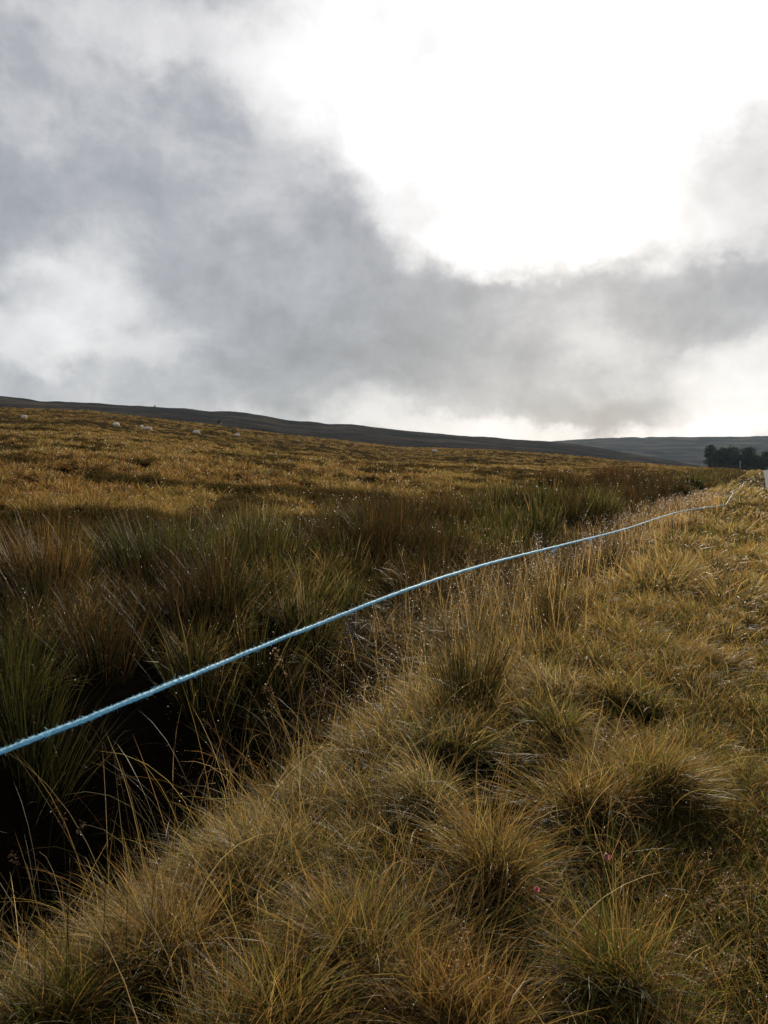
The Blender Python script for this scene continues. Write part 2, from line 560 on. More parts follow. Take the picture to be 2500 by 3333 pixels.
def mix_cols(pals, weights, n, jit=.22):
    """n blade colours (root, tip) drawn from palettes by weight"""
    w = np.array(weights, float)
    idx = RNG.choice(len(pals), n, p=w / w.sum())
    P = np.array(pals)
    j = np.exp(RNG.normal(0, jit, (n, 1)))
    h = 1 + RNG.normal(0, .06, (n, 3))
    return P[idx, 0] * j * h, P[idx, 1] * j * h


def tuft(b, cx, cy, R, Ht, n, pals, weights, lean=(0, 0), w=.0024, nseg=5, dew=.0, spread=1.0, mound=.12, zoff=0.0, upright=False, local=None, bendy=1.0):
    """one tussock: blades from a raised base, arching outwards and swept by lean"""
    ang = RNG.uniform(0, 2 * PI, n)
    rr = R * np.sqrt(RNG.random(n)) * .62
    ox, oy = rr * np.cos(ang), rr * np.sin(ang)
    z = H(cx + ox, cy + oy) + mound * (1 - (rr / (.62 * R)) ** 2) + zoff
    base = np.stack([cx + ox, cy + oy, z - .02], -1)
    if local is not None: base = base - np.asarray(local)
    k = rr / (.62 * R)
    if upright:
        out = (.05 + .30 * k) * spread
    else:
        out = (.12 + .75 * k) * spread
    dx = np.cos(ang) * out + lean[0] + RNG.normal(0, .38 if not upright else .09, n)
    dy = np.sin(ang) * out + lean[1] + RNG.normal(0, .38 if not upright else .09, n)
    phi, th = np.arctan2(dy, dx), np.clip(np.hypot(dx, dy), 0, 1.25)
    L = Ht * RNG.uniform(.55, 1.12, n) * (1.0 - .15 * k)
    stray = RNG.random(n) < (.16 if not upright else .06)
    phi = np.where(stray, phi + RNG.normal(0, 1.1, n), phi)
    th = np.where(stray, np.clip(th + RNG.normal(.15, .25, n), 0, 1.3), th)
    L = np.where(stray & (RNG.random(n) < .35), L * 1.35, L)
    bend = (RNG.gamma(2.2, .30, n) if not upright else RNG.gamma(1.2, .12, n)) * bendy
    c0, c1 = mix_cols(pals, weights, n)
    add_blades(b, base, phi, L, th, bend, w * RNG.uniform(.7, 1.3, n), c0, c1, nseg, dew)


def tangle(b, cx, cy, R, Ht, n, pals, weights, lean, w, nseg, dew, mound, local=None, parts=5):
    """a ragged tussock: several overlapping tufts, each swept its own way"""
    for k in range(parts):
        a = RNG.uniform(0, 2 * PI)
        q = R * RNG.uniform(.15, .62)
        la = RNG.uniform(0, 2 * PI)
        lm = abs(RNG.normal(0, .58))
        tuft(b, cx + q * math.cos(a), cy + q * math.sin(a), R * RNG.uniform(.5, .85), Ht * RNG.uniform(.72, 1.12), int(n / parts * RNG.uniform(.6, 1.4)),
             pals, [x * RNG.uniform(.4, 1.6) for x in weights], (lean[0] + lm * math.cos(la), lean[1] + lm * math.sin(la)), w, nseg, dew, .75, mound, 0, False, local, RNG.uniform(.8, 1.5))


def poisson(cands, d, taken=None):
    """thin candidate points to about one per cell of size d (jittered grid)"""
    key = np.floor(cands / d).astype(np.int64)
    _, i = np.unique(key[:, 0] * 1000003 + key[:, 1], return_index=True)
    return cands[i]


def wedge(r0, r1, n, half=33.0):
    a = np.radians(RNG.uniform(-half, half, n))
    r = np.sqrt(RNG.uniform(r0 * r0, r1 * r1, n))
    return np.stack([r * np.sin(a), r * np.cos(a)], -1)


def px_w(r, k=.52, least=.0018):
    return max(least, k * r / FPX)


# ---------------------------------------------------------------- prominent tussocks and rush clumps, each a thing
Q = 768 / 1659.0
DEW = []
TAKEN = []


def spot(x, y, h):
    return ground_at(x * Q, y * Q, h)


def add_tussock(x, y, wpx, Ht, pals, weights, lean, label, n=2600, dens=1.0, upright=False, name='grass_tussock',
                cat='grass tussock', group='grass tussocks along the ditch bank', mat=None, mound=.07, spread=1.0, dew=.06, bendy=1.0):
    gx, gy = spot(x, y, Ht * .42)
    r = math.hypot(gx, gy)
    R = max(.12, wpx * Q / FPX * gy / 2 * (.92 if upright else .72))
    if not upright: Ht *= .68
    loc = (gx, gy, float(H(gx, gy)))
    b = Batch()
    close = r < 6 and not upright
    m = int(n * dens * (.62 if close else .85))
    if upright:
        tuft(b, gx, gy, R, Ht, m, pals, weights, lean, px_w(r), 5 if r < 9 else 4, dew, spread, mound, 0.0, True, loc, bendy)
    else:
        tangle(b, gx, gy, R * 1.15, Ht * 1.06, m, pals, weights, lean, px_w(r) * (1.1 if close else 1), 5 if r < 9 else 4, dew, mound, loc)
    o = link(name, b.mesh(name), mat or M_BLADE, None, loc)
    tag(o, label, cat, group)
    for d in b.dew: DEW.append(d + np.asarray(loc))
    TAKEN.append((gx, gy, R * (2.3 if pals[0] is BRIGHT else 1)))
    return o


T = add_tussock
# straw and ginger tussocks on the near bank, front to back
T(120, 2110, 300, .42, [GREEN, GINGER, OLIVE], [3, 3, 2], (-.2, .1), 'green and ginger tussock in the bottom left corner of the photo')
T(330, 1980, 380, .48, [GINGER, STRAW, OLIVE], [5, 4, 1], (-.55, .1), 'ginger tussock swept over to the left at the foot of the dark ditch', 3200)
T(540, 2120, 380, .50, [GINGER, STRAW, GREEN], [5, 3, 2], (-.35, .0), 'shaggy ginger tussock at the bottom edge below the big central tussock', 3000)
T(760, 1930, 430, .55, [GINGER, STRAW, GREEN], [5, 4, 2], (-.38, .1), 'big ginger tussock in the middle of the foreground with blades combed left', 3800)
T(990, 2080, 300, .46, [GINGER, RUST, STRAW], [5, 2, 3], (.1, 0), 'reddish ginger tussock at the bottom centre beside a dark hollow', 2600)
T(570, 1780, 400, .46, [STRAW, GINGER, PALE, GREEN], [5, 2, 2, 2], (-.25, .15), 'straw coloured tussock on the bank edge overhanging the dark ditch', 3400)
T(1060, 1780, 250, .58, [GINGER, STRAW, GREEN], [6, 3, 1], (.02, .1), 'tall upright ginger tussock behind the pink flowers and left of them', 2800)
T(880, 1670, 280, .44, [STRAW, GREEN, PALE], [4, 2, 2], (-.1, .1), 'pale greenish tussock between the ditch edge and the tall ginger tussock', 2400)
T(1310, 1990, 260, .58, [GREEN, GINGER, OLIVE], [4, 4, 2], (.05, .1), 'tall green based tussock standing beside the two pink flowers', 3200)
T(1275, 1660, 170, .50, [GINGER, STRAW, GREEN], [6, 3, 1], (.05, .05), 'narrow ginger tussock just left of the wide drooping tussock', 1900)
T(1440, 1630, 270, .52, [STRAW, GINGER, GREEN], [4, 4, 2], (.40, -.05), 'wide drooping tussock beside the mown strip with blades falling to the right', 3200)
T(1200, 1540, 160, .40, [GREEN, STRAW, OLIVE], [3, 4, 2], (.1, .1), 'green centred tussock above a dark hollow right of the rushes', 1700)
T(970, 1560, 220, .40, [STRAW, GREEN, PALE], [4, 3, 2], (-.15, .15), 'yellow green tussock growing at the foot of the near rushes', 2000)
T(1150, 1450, 250, .42, [PALE, STRAW], [5, 4], (.0, .15), 'pale bleached straw tussock right beside the near rushes', 2400)
T(1370, 1480, 190, .42, [STRAW, GREEN], [5, 3], (.2, .1), 'straw tussock with a green heart above the narrow ginger tussock', 1900)
T(1520, 1400, 200, .36, [STRAW, PALE, GINGER], [4, 2, 3], (.25, .1), 'straw tussock at the right leaning over the mown strip', 1800)
T(1420, 1225, 110, .34, [GREEN, OLIVE, STRAW], [5, 2, 2], (.1, .1), 'small dark green tussock alone in the pale grass near the rope bend', 1000)
T(720, 1590, 200, .44, [PALE, BROWN, STRAW], [4, 2, 3], (-.25, .2), 'wispy pale tussock hanging over the middle of the ditch', 1500)
FB = 'tussocks on the far bank of the ditch'
T(1160, 1125, 130, .50, [BRIGHT, GREEN], [6, 3], (.1, -.1), 'bright green tussock below the dark rushes just above the rope', 2200, group=FB, spread=1.1)
T(640, 1300, 260, .55, [OLIVE, BROWN, PALE], [4, 2, 2], (-.1, -.3), 'grey green domed tussock on the far bank left of where the rope crosses', 2600, group=FB)
T(850, 1340, 230, .50, [BROWN, OLIVE, PALE], [4, 3, 2], (.2, -.35), 'dark drooping tussock on the far bank right behind the rope and cobweb', 2200, group=FB)
T(1290, 1130, 120, .40, [GREEN, STRAW], [4, 4], (.2, -.1), 'yellow green tussock between the bright green one and the rope', 1300, group=FB)
# rush clumps
RG = 'soft rush clumps along the ditch'


def rush(x, y, wpx, Ht, pals, weights, lean, label, n=700, dew=.10):
    return add_tussock(x, y, wpx, Ht, pals, weights, lean, label, n, upright=True, name='rush_clump', cat='rush clump', group=RG,
                       mat=M_RUSH, mound=.05, spread=1.0, dew=dew)


rush(1010, 1440, 150, .72, [DARK, OLIVE, BROWN], [4, 3, 2], (.02, .05), 'dark thin rush clump standing on the near bank below the rope', 420)
rush(1190, 1330, 140, .55, [BROWN, DARK, OLIVE], [4, 4, 2], (.05, .05), 'short brown rush clump under the rope beside pale grass', 380)
rush(340, 1190, 330, 1.0, [OLIVE, DARK, GREEN], [4, 4, 2], (-.12, 0), 'wide fan of tall olive rushes on the far bank at the left', 1300)
rush(90, 1210, 240, .95, [OLIVE, GINGER, RUST], [4, 4, 2], (-.15, 0), 'orange tinged rush clump against the left edge of the photo', 900)
rush(550, 1150, 220, .95, [OLIVE, GREEN, PALE], [4, 3, 2], (-.05, 0), 'silvery topped rush clump right of the wide olive fan', 900)
rush(760, 1130, 200, .95, [BROWN, OLIVE, GREEN], [3, 4, 2], (.03, 0), 'olive brown rush clump behind the grey green domed tussock', 800)
rush(950, 1110, 180, .98, [BROWN, RUST, DARK], [5, 2, 3], (.04, 0), 'dull brown rush clump left of the bright green tussock', 800)
rush(1210, 1040, 170, 1.3, [BROWN, RUST, DARK], [4, 2, 4], (.08, 0), 'dark brown rush clump right behind the bright green tussock', 900)
rush(1340, 1030, 190, 1.45, [RUST, BROWN, DARK], [3, 4, 4], (.1, 0), 'tallest dark reddish rush clump breaking the edge of the moor', 1000)
rush(1460, 1030, 120, 1.25, [DARK, BROWN, OLIVE], [4, 4, 2], (.1, 0), 'farthest dark rush clump before the conifers', 600)

TK = np.array(TAKEN)


def free(P, k=.55):
    d = np.hypot(P[:, None, 0] - TK[None, :, 0], P[:, None, 1] - TK[None, :, 1])
    return (d > TK[None, :, 2] * k).all(1)


# ---------------------------------------------------------------- grass nobody could count
# dark gaps between the tussocks of the foreground: x, y in the 1659 layout, radius in metres
HOLLOWS = [(1060, 1630, .40), (1180, 2080, .26), (860, 1800, .18), (1520, 1760, .36), (1560, 1950, .36), (1340, 1780, .2), (230, 2080, .12), (1250, 1430, .25), (1420, 1540, .25)]


def build_verge_grass():
    b = Batch()
    # tufted sward of the near bank
    P = poisson(wedge(1.6, 9.5, 14000, 36), .24)
    u, v = uv_of(P[:, 0], P[:, 1])
    hol = np.array([ground_at(hx * Q, hy * Q, .12) + (hr,) for hx, hy, hr in HOLLOWS])
    dark = (np.hypot(P[:, None, 0] - hol[None, :, 0], P[:, None, 1] - hol[None, :, 1]) < hol[None, :, 2]).any(1)
    P, u, v = P[~dark], u[~dark], v[~dark]
    P = P[(v > np.where(np.hypot(P[:, 0], P[:, 1]) < 5.2, .25, -.55) + .12 * np.sin(u * 2.3)) & (v < 2.45) & free(P, .38) & (RNG.random(len(P)) < np.where(np.hypot(P[:, 0], P[:, 1]) < 7, .88, .95))]
    for x, y in P:
        r = math.hypot(x, y)
        uu, vv = uv_of(x, y)
        s = RNG.random()
        g = float(fbm(np.array([x * .7]), np.array([y * .7]), 2, 91)[0])
        pals, wts = [GINGER, STRAW, GREEN, OLIVE, PALE], [4.6 * (1.3 - g), 3.2, 2.9 * g + .5, 1.4, .8 * (vv > 1.6) + .3]
        Ht = RNG.uniform(.15, .39) * (.5 + .5 * min(1, max(0, (vv + .1) / .8)))
        flop = .62 if RNG.random() < .4 else .26           # some of it lies nearly flat
        lean = (-.25 * (vv > 1.2) + .2 * (vv < .6) + RNG.normal(0, flop), RNG.normal(.05, flop * .9))
        nb = int(RNG.uniform(190, 460))
        tuft(b, x, y, RNG.uniform(.14, .31), Ht, nb, pals, wts, lean, px_w(r) * 1.05, 4, .05, 1.0, .04)
    # long bleached stems arching out over the ditch
    m = 420
    uu, vv = RNG.uniform(.8, 8.5, m), RNG.normal(2.2, .22, m)
    x, y = xy_of(uu, vv)
    out = np.arctan2(SA, -CA) + RNG.normal(0, .9, m)
    c0, c1 = mix_cols([STRAW, PALE, GINGER], [4, 3, 2], m)
    add_blades(b, np.stack([x, y, H(x, y)], -1), out, RNG.uniform(.4, .85, m), RNG.uniform(.05, .5, m), RNG.gamma(3, .35, m), .0024, c0, c1, 7, .5)
    # and strays lying any way over the tussocks
    m = 2600
    P = wedge(1.7, 8, m, 35)
    u, v = uv_of(P[:, 0], P[:, 1])
    P = P[(v > .2) & (v < 2.3)]
    c0, c1 = mix_cols([STRAW, GINGER, PALE, GREEN], [4, 3, 2, 1], len(P))
    add_blades(b, np.stack([P[:, 0], P[:, 1], H(P[:, 0], P[:, 1]) + .05], -1), RNG.uniform(0, 2 * PI, len(P)), RNG.uniform(.25, .6, len(P)),
               RNG.uniform(.05, .7, len(P)), RNG.gamma(3, .35, len(P)), .0021, c0, c1, 7, .25)
    # the same bank farther along, then to the end of the road
    for r0, r1, cell, nb, ns, seed in ((9.5, 22, .40, 230, 3, 1), (22, 60, .75, 90, 3, 2), (60, 255, 1.6, 34, 2, 3)):
        P = poisson(wedge(r0, r1, 30000, 33), cell)
        u, v = uv_of(P[:, 0], P[:, 1])
        P = P[(v > road_v(u) + .12 + .1 * np.sin(u)) & (v < 2.5 + 2.4 * (r0 > 20)) & free(P)]
        for x, y in P:
            r = math.hypot(x, y)
            uu, vv = uv_of(x, y)
            g = float(fbm(np.array([x * .45]), np.array([y * .45]), 3, 93)[0])
            if g > .56 and RNG.random() < .6: pals, wts = [OLIVE, GREEN, BROWN, STRAW], [4, 3, 3, 1]
            elif g < .38 and RNG.random() < .55: continue
            else: pals, wts = [GINGER, STRAW, PALE, GREEN, OLIVE], [2.6, 4.5, 1.4 + 1.5 * (vv > 1.5), .8, .8]
            if r < 30 and RNG.random() < .16: continue
            edge = float(np.clip((vv - road_v(uu)) / .7, .4, 1)) * (1 if vv < 2.5 else .8)
            tuft(b, x, y, RNG.uniform(.24, .4) * (1 if r < 22 else 1.5), RNG.uniform(.14, .48) * edge * (.7 + .6 * (g < .5)), nb, pals, wts,
                 (RNG.normal(.05, .12), RNG.normal(0, .12)), px_w(r, .75), ns, .08, 1.0, .04)
    o = link('grass', b.mesh('grass'), M_BLADE)
    tag(o, 'tufted straw and ginger grass covering the bank beside the road', 'grass', kind='stuff')
    for d in b.dew: DEW.append(d)


build_verge_grass()


def build_mown_strip():
    b = Batch()
    n = 90000
    P = wedge(1.8, 14, n * 2, 36)
    r = np.hypot(P[:, 0], P[:, 1])
    keep = RNG.random(len(P)) < np.clip(4 / r, 0, 1)
    P = np.concatenate([P[keep], wedge(1.8, 5.5, 150000, 36)])
    u, v = uv_of(P[:, 0], P[:, 1])
    P = P[(v > road_v(u) + .02) & (v < .5)]
    r = np.hypot(P[:, 0], P[:, 1])
    tall = fbm(P[:, 0] * 1.6, P[:, 1] * 1.6, 3, 14)
    c0, c1 = mix_cols([GREEN, STRAW, GINGER, OLIVE, BROWN], [4, 2.5, 4, 2, 1.5], len(P), .35)
    base = np.stack([P[:, 0], P[:, 1], H(P[:, 0], P[:, 1]) - .01], -1)
    add_blades(b, base, RNG.uniform(0, 2 * PI, len(P)), RNG.uniform(.04, .15, len(P)) * (.3 + 1.7 * tall), RNG.uniform(.2, 1.0, len(P)),
               RNG.uniform(.2, 1.1, len(P)), np.maximum(.0024, .6 * r / FPX), c0, c1, 3, .03)
    o = link('short_grass', b.mesh('short_grass'), M_BLADE)
    tag(o, 'short trodden green brown grass strip along the road edge at right', 'grass', kind='stuff')
    for d in b.dew: DEW.append(d)


build_mown_strip()


def build_ditch_plants():
    """rushes of the far bank, and long dark grass hanging in the ditch"""
    b = Batch()
    P = poisson(wedge(3.0, 60, 60000, 36), .40)
    u, v = uv_of(P[:, 0], P[:, 1])
    lim = 3.75 + .4 * (fbm(u * .4, v * 0, 2, 77) - .5)
    far = 7.2 + 2.5 * (fbm(u * .22, v * 0 + 5, 2, 78) - .4)
    pick = RNG.random(len(P)) < np.where(np.hypot(P[:, 0], P[:, 1]) < 25, .66, .55)
    P = P[(v > lim) & (v < far) & free(P, .4) & pick]
    for x, y in P:
        r = math.hypot(x, y)
        n1 = float(fbm(np.array([x * .3]), np.array([y * .3]), 2, 55)[0])
        if n1 > .58:
            pals, wts = [GREEN, OLIVE, DARK, STRAW, PALE], [4, 4, 2, 1.6, .6]
        elif n1 < .42:
            pals, wts = [BROWN, RUST, DARK, OLIVE], [4, 1, 4, 2]
        else:
            pals, wts = [OLIVE, DARK, GREEN, BROWN, STRAW], [4, 3.5, 2.5, 2, 1.7]
        uu, vv = uv_of(x, y)
        if uu < 4.5: pals, wts = [DARK, OLIVE, GREEN], [5, 3, 2]
        clump = float(fbm(np.array([x * .55]), np.array([y * .55]), 2, 57)[0])
        if uu < 11 and RNG.random() < .18: continue
        Ht = RNG.uniform(.48, .92) * (1.28 if r > 11 else 1.05) * (.30 + 1.3 * clump) * (.86 if x < -.5 else 1) * (1 - .35 * smooth(5.2, 8.5, vv))
        nb = int(190 if r < 12 else (130 if r < 25 else 70))
        tuft(b, x, y, RNG.uniform(.22, .42), Ht, nb, pals, wts, (RNG.normal(-.04, .1), RNG.normal(0, .08)), px_w(r, .62), 4 if r < 15 else 3, .14,
             1.25, .05, 0, True, None, 1.5)
    # coarser clumps where the ditch runs on to the road's crest
    P = poisson(wedge(60, 190, 60000, 33), 1.0)
    u, v = uv_of(P[:, 0], P[:, 1])
    P = P[(v > 3.2) & (v < 8) & (RNG.random(len(P)) < .7)]
    for x, y in P:
        r = math.hypot(x, y)
        tuft(b, x, y, .5, RNG.uniform(.5, .95), 46, [BROWN, OLIVE, STRAW, GREEN], [3, 3, 1.2, 1.5], (RNG.normal(0, .1), RNG.normal(0, .1)), px_w(r), 3, .02, 1.3, .05, 0, True, None, 1.5)
    # dark rush stems standing in the near edge of the ditch
    P = poisson(wedge(4.6, 13, 20000, 33), .26)
    u, v = uv_of(P[:, 0], P[:, 1])
    dn = fbm(u * .5, v * .5 + 7, 2, 88)
    P = P[(v > 1.75) & (v < 2.75) & (dn > .44) & free(P, .3)]
    for x, y in P:
        r = math.hypot(x, y)
        tuft(b, x, y, .16, RNG.uniform(.45, .78), 34, [DARK, OLIVE, BROWN], [4, 3, 2], (RNG.normal(0, .08), RNG.normal(0, .08)), px_w(r), 4, .12, .9, .02, 0, True)
    # tangled long grass over the ditch
    P = poisson(wedge(2.6, 40, 40000, 36), .34)
    u, v = uv_of(P[:, 0], P[:, 1])
    P = P[(v > 2.35) & (v < 3.9) & free(P, .4)]
    for x, y in P:
        r = math.hypot(x, y)
        uu, vv = uv_of(x, y)
        near = uu < 5.0
        if near and RNG.random() < .45: continue
        nb = 36 if near else 150
        pals, wts = ([BROWN, OLIVE, DARK, PALE], [3, 2, 3, .6]) if near else ([BROWN, STRAW, PALE, OLIVE], [3, 2, 1.5, 3])
        tuft(b, x, y, .30, RNG.uniform(.35, .6) * (1 if near else 1.2), nb, pals, wts, (RNG.normal(-.1, .2), RNG.normal(.0, .2)), px_w(r), 4, .10, 1.2, .02)
    o = link('rushes', b.mesh('rushes'), M_RUSH)
    tag(o, 'mass of dark olive and brown rushes filling the ditch and its far bank', 'rushes', kind='stuff')
    for d in b.dew: DEW.append(d)


build_ditch_plants()


FLOCK = []
for bx, by, dist, rz, lab in [
    (78, 1353, 150, 2.9, 'white sheep lying low in the grass nearest the left edge of the photo'),
    (378, 1378, 112, .9, 'rounded white sheep standing alone between the leftmost sheep and the close pair'),
    (461, 1386, 125, 1.9, 'left and taller sheep of the close pair in the moor grass'),
    (482, 1391, 135, .1, 'right sheep of the close pair, mostly sunk in the grass'),
    (639, 1403, 105, .35, 'white sheep between the close pair and the largest sheep'),
    (771, 1413, 88, 2.75, 'largest whole looking white sheep, grazing on the moor below the dark hill'),
    (1415, 1465, 190, .2, 'tiny far sheep on the pale moor below the middle of the hill'),
]:
    # slide along the bearing seen to where the animal's back shows at the height seen
    d = pix_dir(*big(bx, by))
    t = np.linspace(55, 240, 1500)
    zz = H(d[0] * t, d[1] * t)
    i = int(np.argmin(np.abs((zz + .72 - CAM_H) / t - d[2]) + np.abs(t - dist) * 2e-6))
    FLOCK.append((d[0] * t[i], d[1] * t[i], float(zz[i]), rz, lab))


def build_moor_grass():
    b = Batch()
    for r0, r1, cell, nb, ns, scale in ((6, 22, .46, 260, 3, 1.05), (22, 48, .62, 150, 3, 1.35), (48, 120, 1.0, 74, 2, 1.9), (120, 262, 1.7, 36, 2, 2.5)):
        P = poisson(wedge(r0, r1, int(6 * .6 * (r1 ** 2 - r0 ** 2) / cell ** 2), 33), cell)
        u, v = uv_of(P[:, 0], P[:, 1])
        low = (v > 4.1) & (RNG.random(len(P)) < .55) & (r0 < 40)
        P = P[((v > 6.6 + .8 * np.sin(u * .7)) | low) & free(P, .4)]
        n1, n2, n3 = moor_pick(P[:, 0], P[:, 1])
        for (x, y), a, c, d in zip(P, n1, n2, n3):
            r = math.hypot(x, y)
            bank = uv_of(x, y)[1] < 6.8
            heather = not bank and (a > .665 or c > .505 and a > .40 or RNG.random() < .07)
            if heather:
                pals, wts, Ht = [DARK, BROWN, OLIVE], [5, 4, 1], RNG.uniform(.18, .34)
            else:
                pals = [GINGER, RUST, STRAW, GREEN, PALE]
                close = max(0, 1 - r / 60)
                wts = [3.2, 2.0 + 5 * close * (a < .52), 2.0 + 3.5 * d, 1.5 * (a > .50) + .3, .9 + 1.2 * d]
                if RNG.random() < .10: continue
                if RNG.random() < .08: Ht *= 1.5
                if bank: pals, wts, Ht = [STRAW, GINGER, PALE, OLIVE], [4, 3, 2.5, 2], RNG.uniform(.35, .72)
                Ht = RNG.uniform(.20, .46) * (.75 + .5 * a)
            tuft(b, x, y, RNG.uniform(.26, .44) * scale, Ht, nb, pals, wts, (RNG.normal(-.06, .14), RNG.normal(0, .14)),
                 px_w(r, .42), ns, .05 if not heather else .02, 1.0, .10)
    for (x, y, z, rz, lab) in FLOCK:                    # the flock stands deep in the grass
        r = math.hypot(x, y)
        for k in range(11):
            q = RNG.uniform(-1.2, 1.2)
            tuft(b, x - x / r * RNG.uniform(.5, 1.2) + q, y - y / r * RNG.uniform(.5, 1.2), .5, RNG.uniform(.42, .58), 46, [GINGER, STRAW, GREEN, RUST], [3, 3, 1, 1.5], (0, 0), px_w(r, .5), 2, 0, 1.0, .06)
    o = link('moor_grass', b.mesh('moor_grass'), M_FAR)
    tag(o, 'ginger and straw moor grass spread over the rising hillside', 'grass', kind='stuff')
    for d in b.dew: DEW.append(d)


build_moor_grass()


# ---------------------------------------------------------------- tubes
def tube(pts, rad, sides=5):
    """closed tube mesh data along pts; rad may vary"""
    P = np.asarray(pts, float)
    n = len(P)
    rad = np.broadcast_to(np.asarray(rad, float), (n,))
    T_ = np.gradient(P, axis=0)
    T_ /= np.linalg.norm(T_, axis=1)[:, None] + 1e-9
    ref = np.array((0, 0, 1.0)) if abs(T_[0, 2]) < .9 else np.array((1.0, 0, 0))
    a = np.cross(T_, ref)
    a /= np.linalg.norm(a, axis=1)[:, None] + 1e-9
    c = np.cross(T_, a)
    an = np.arange(sides) * 2 * PI / sides
    V = P[:, None] + rad[:, None, None] * (np.cos(an)[None, :, None] * a[:, None] + np.sin(an)[None, :, None] * c[:, None])
    idx = np.arange(n * sides).reshape(n, sides)
    nx = np.roll(idx, -1, 1)
    F = np.stack([idx[:-1], nx[:-1], nx[1:], idx[1:]], -1).reshape(-1, 4)
    loops = np.concatenate([F.reshape(-1), idx[0][::-1], idx[-1]])
    totals = np.concatenate([np.full(len(F), 4), [sides, sides]])
    return V.reshape(-1, 3), loops, totals


def add_tube(b, pts, rad, col, sides=5):
    V, l, t = tube(pts, rad, sides)
    C = np.tile(np.asarray(col, float), (len(V), 1))
    b.add(V, l, t, C)


def catmull(P, k):
    P = np.asarray(P, float)
    P = np.vstack([2 * P[0] - P[1], P, 2 * P[-1] - P[-2]])
    out = []
    for i in range(1, len(P) - 2):
        for t in np.linspace(0, 1, k, endpoint=False):
            a, b_, c, d = P[i - 1], P[i], P[i + 1], P[i + 2]
            out.append(.5 * (2 * b_ + (c - a) * t + (2 * a - 5 * b_ + 4 * c - d) * t * t + (3 * b_ - a - 3 * c + d) * t ** 3))
    out.append(P[-2])
    return np.array(out)


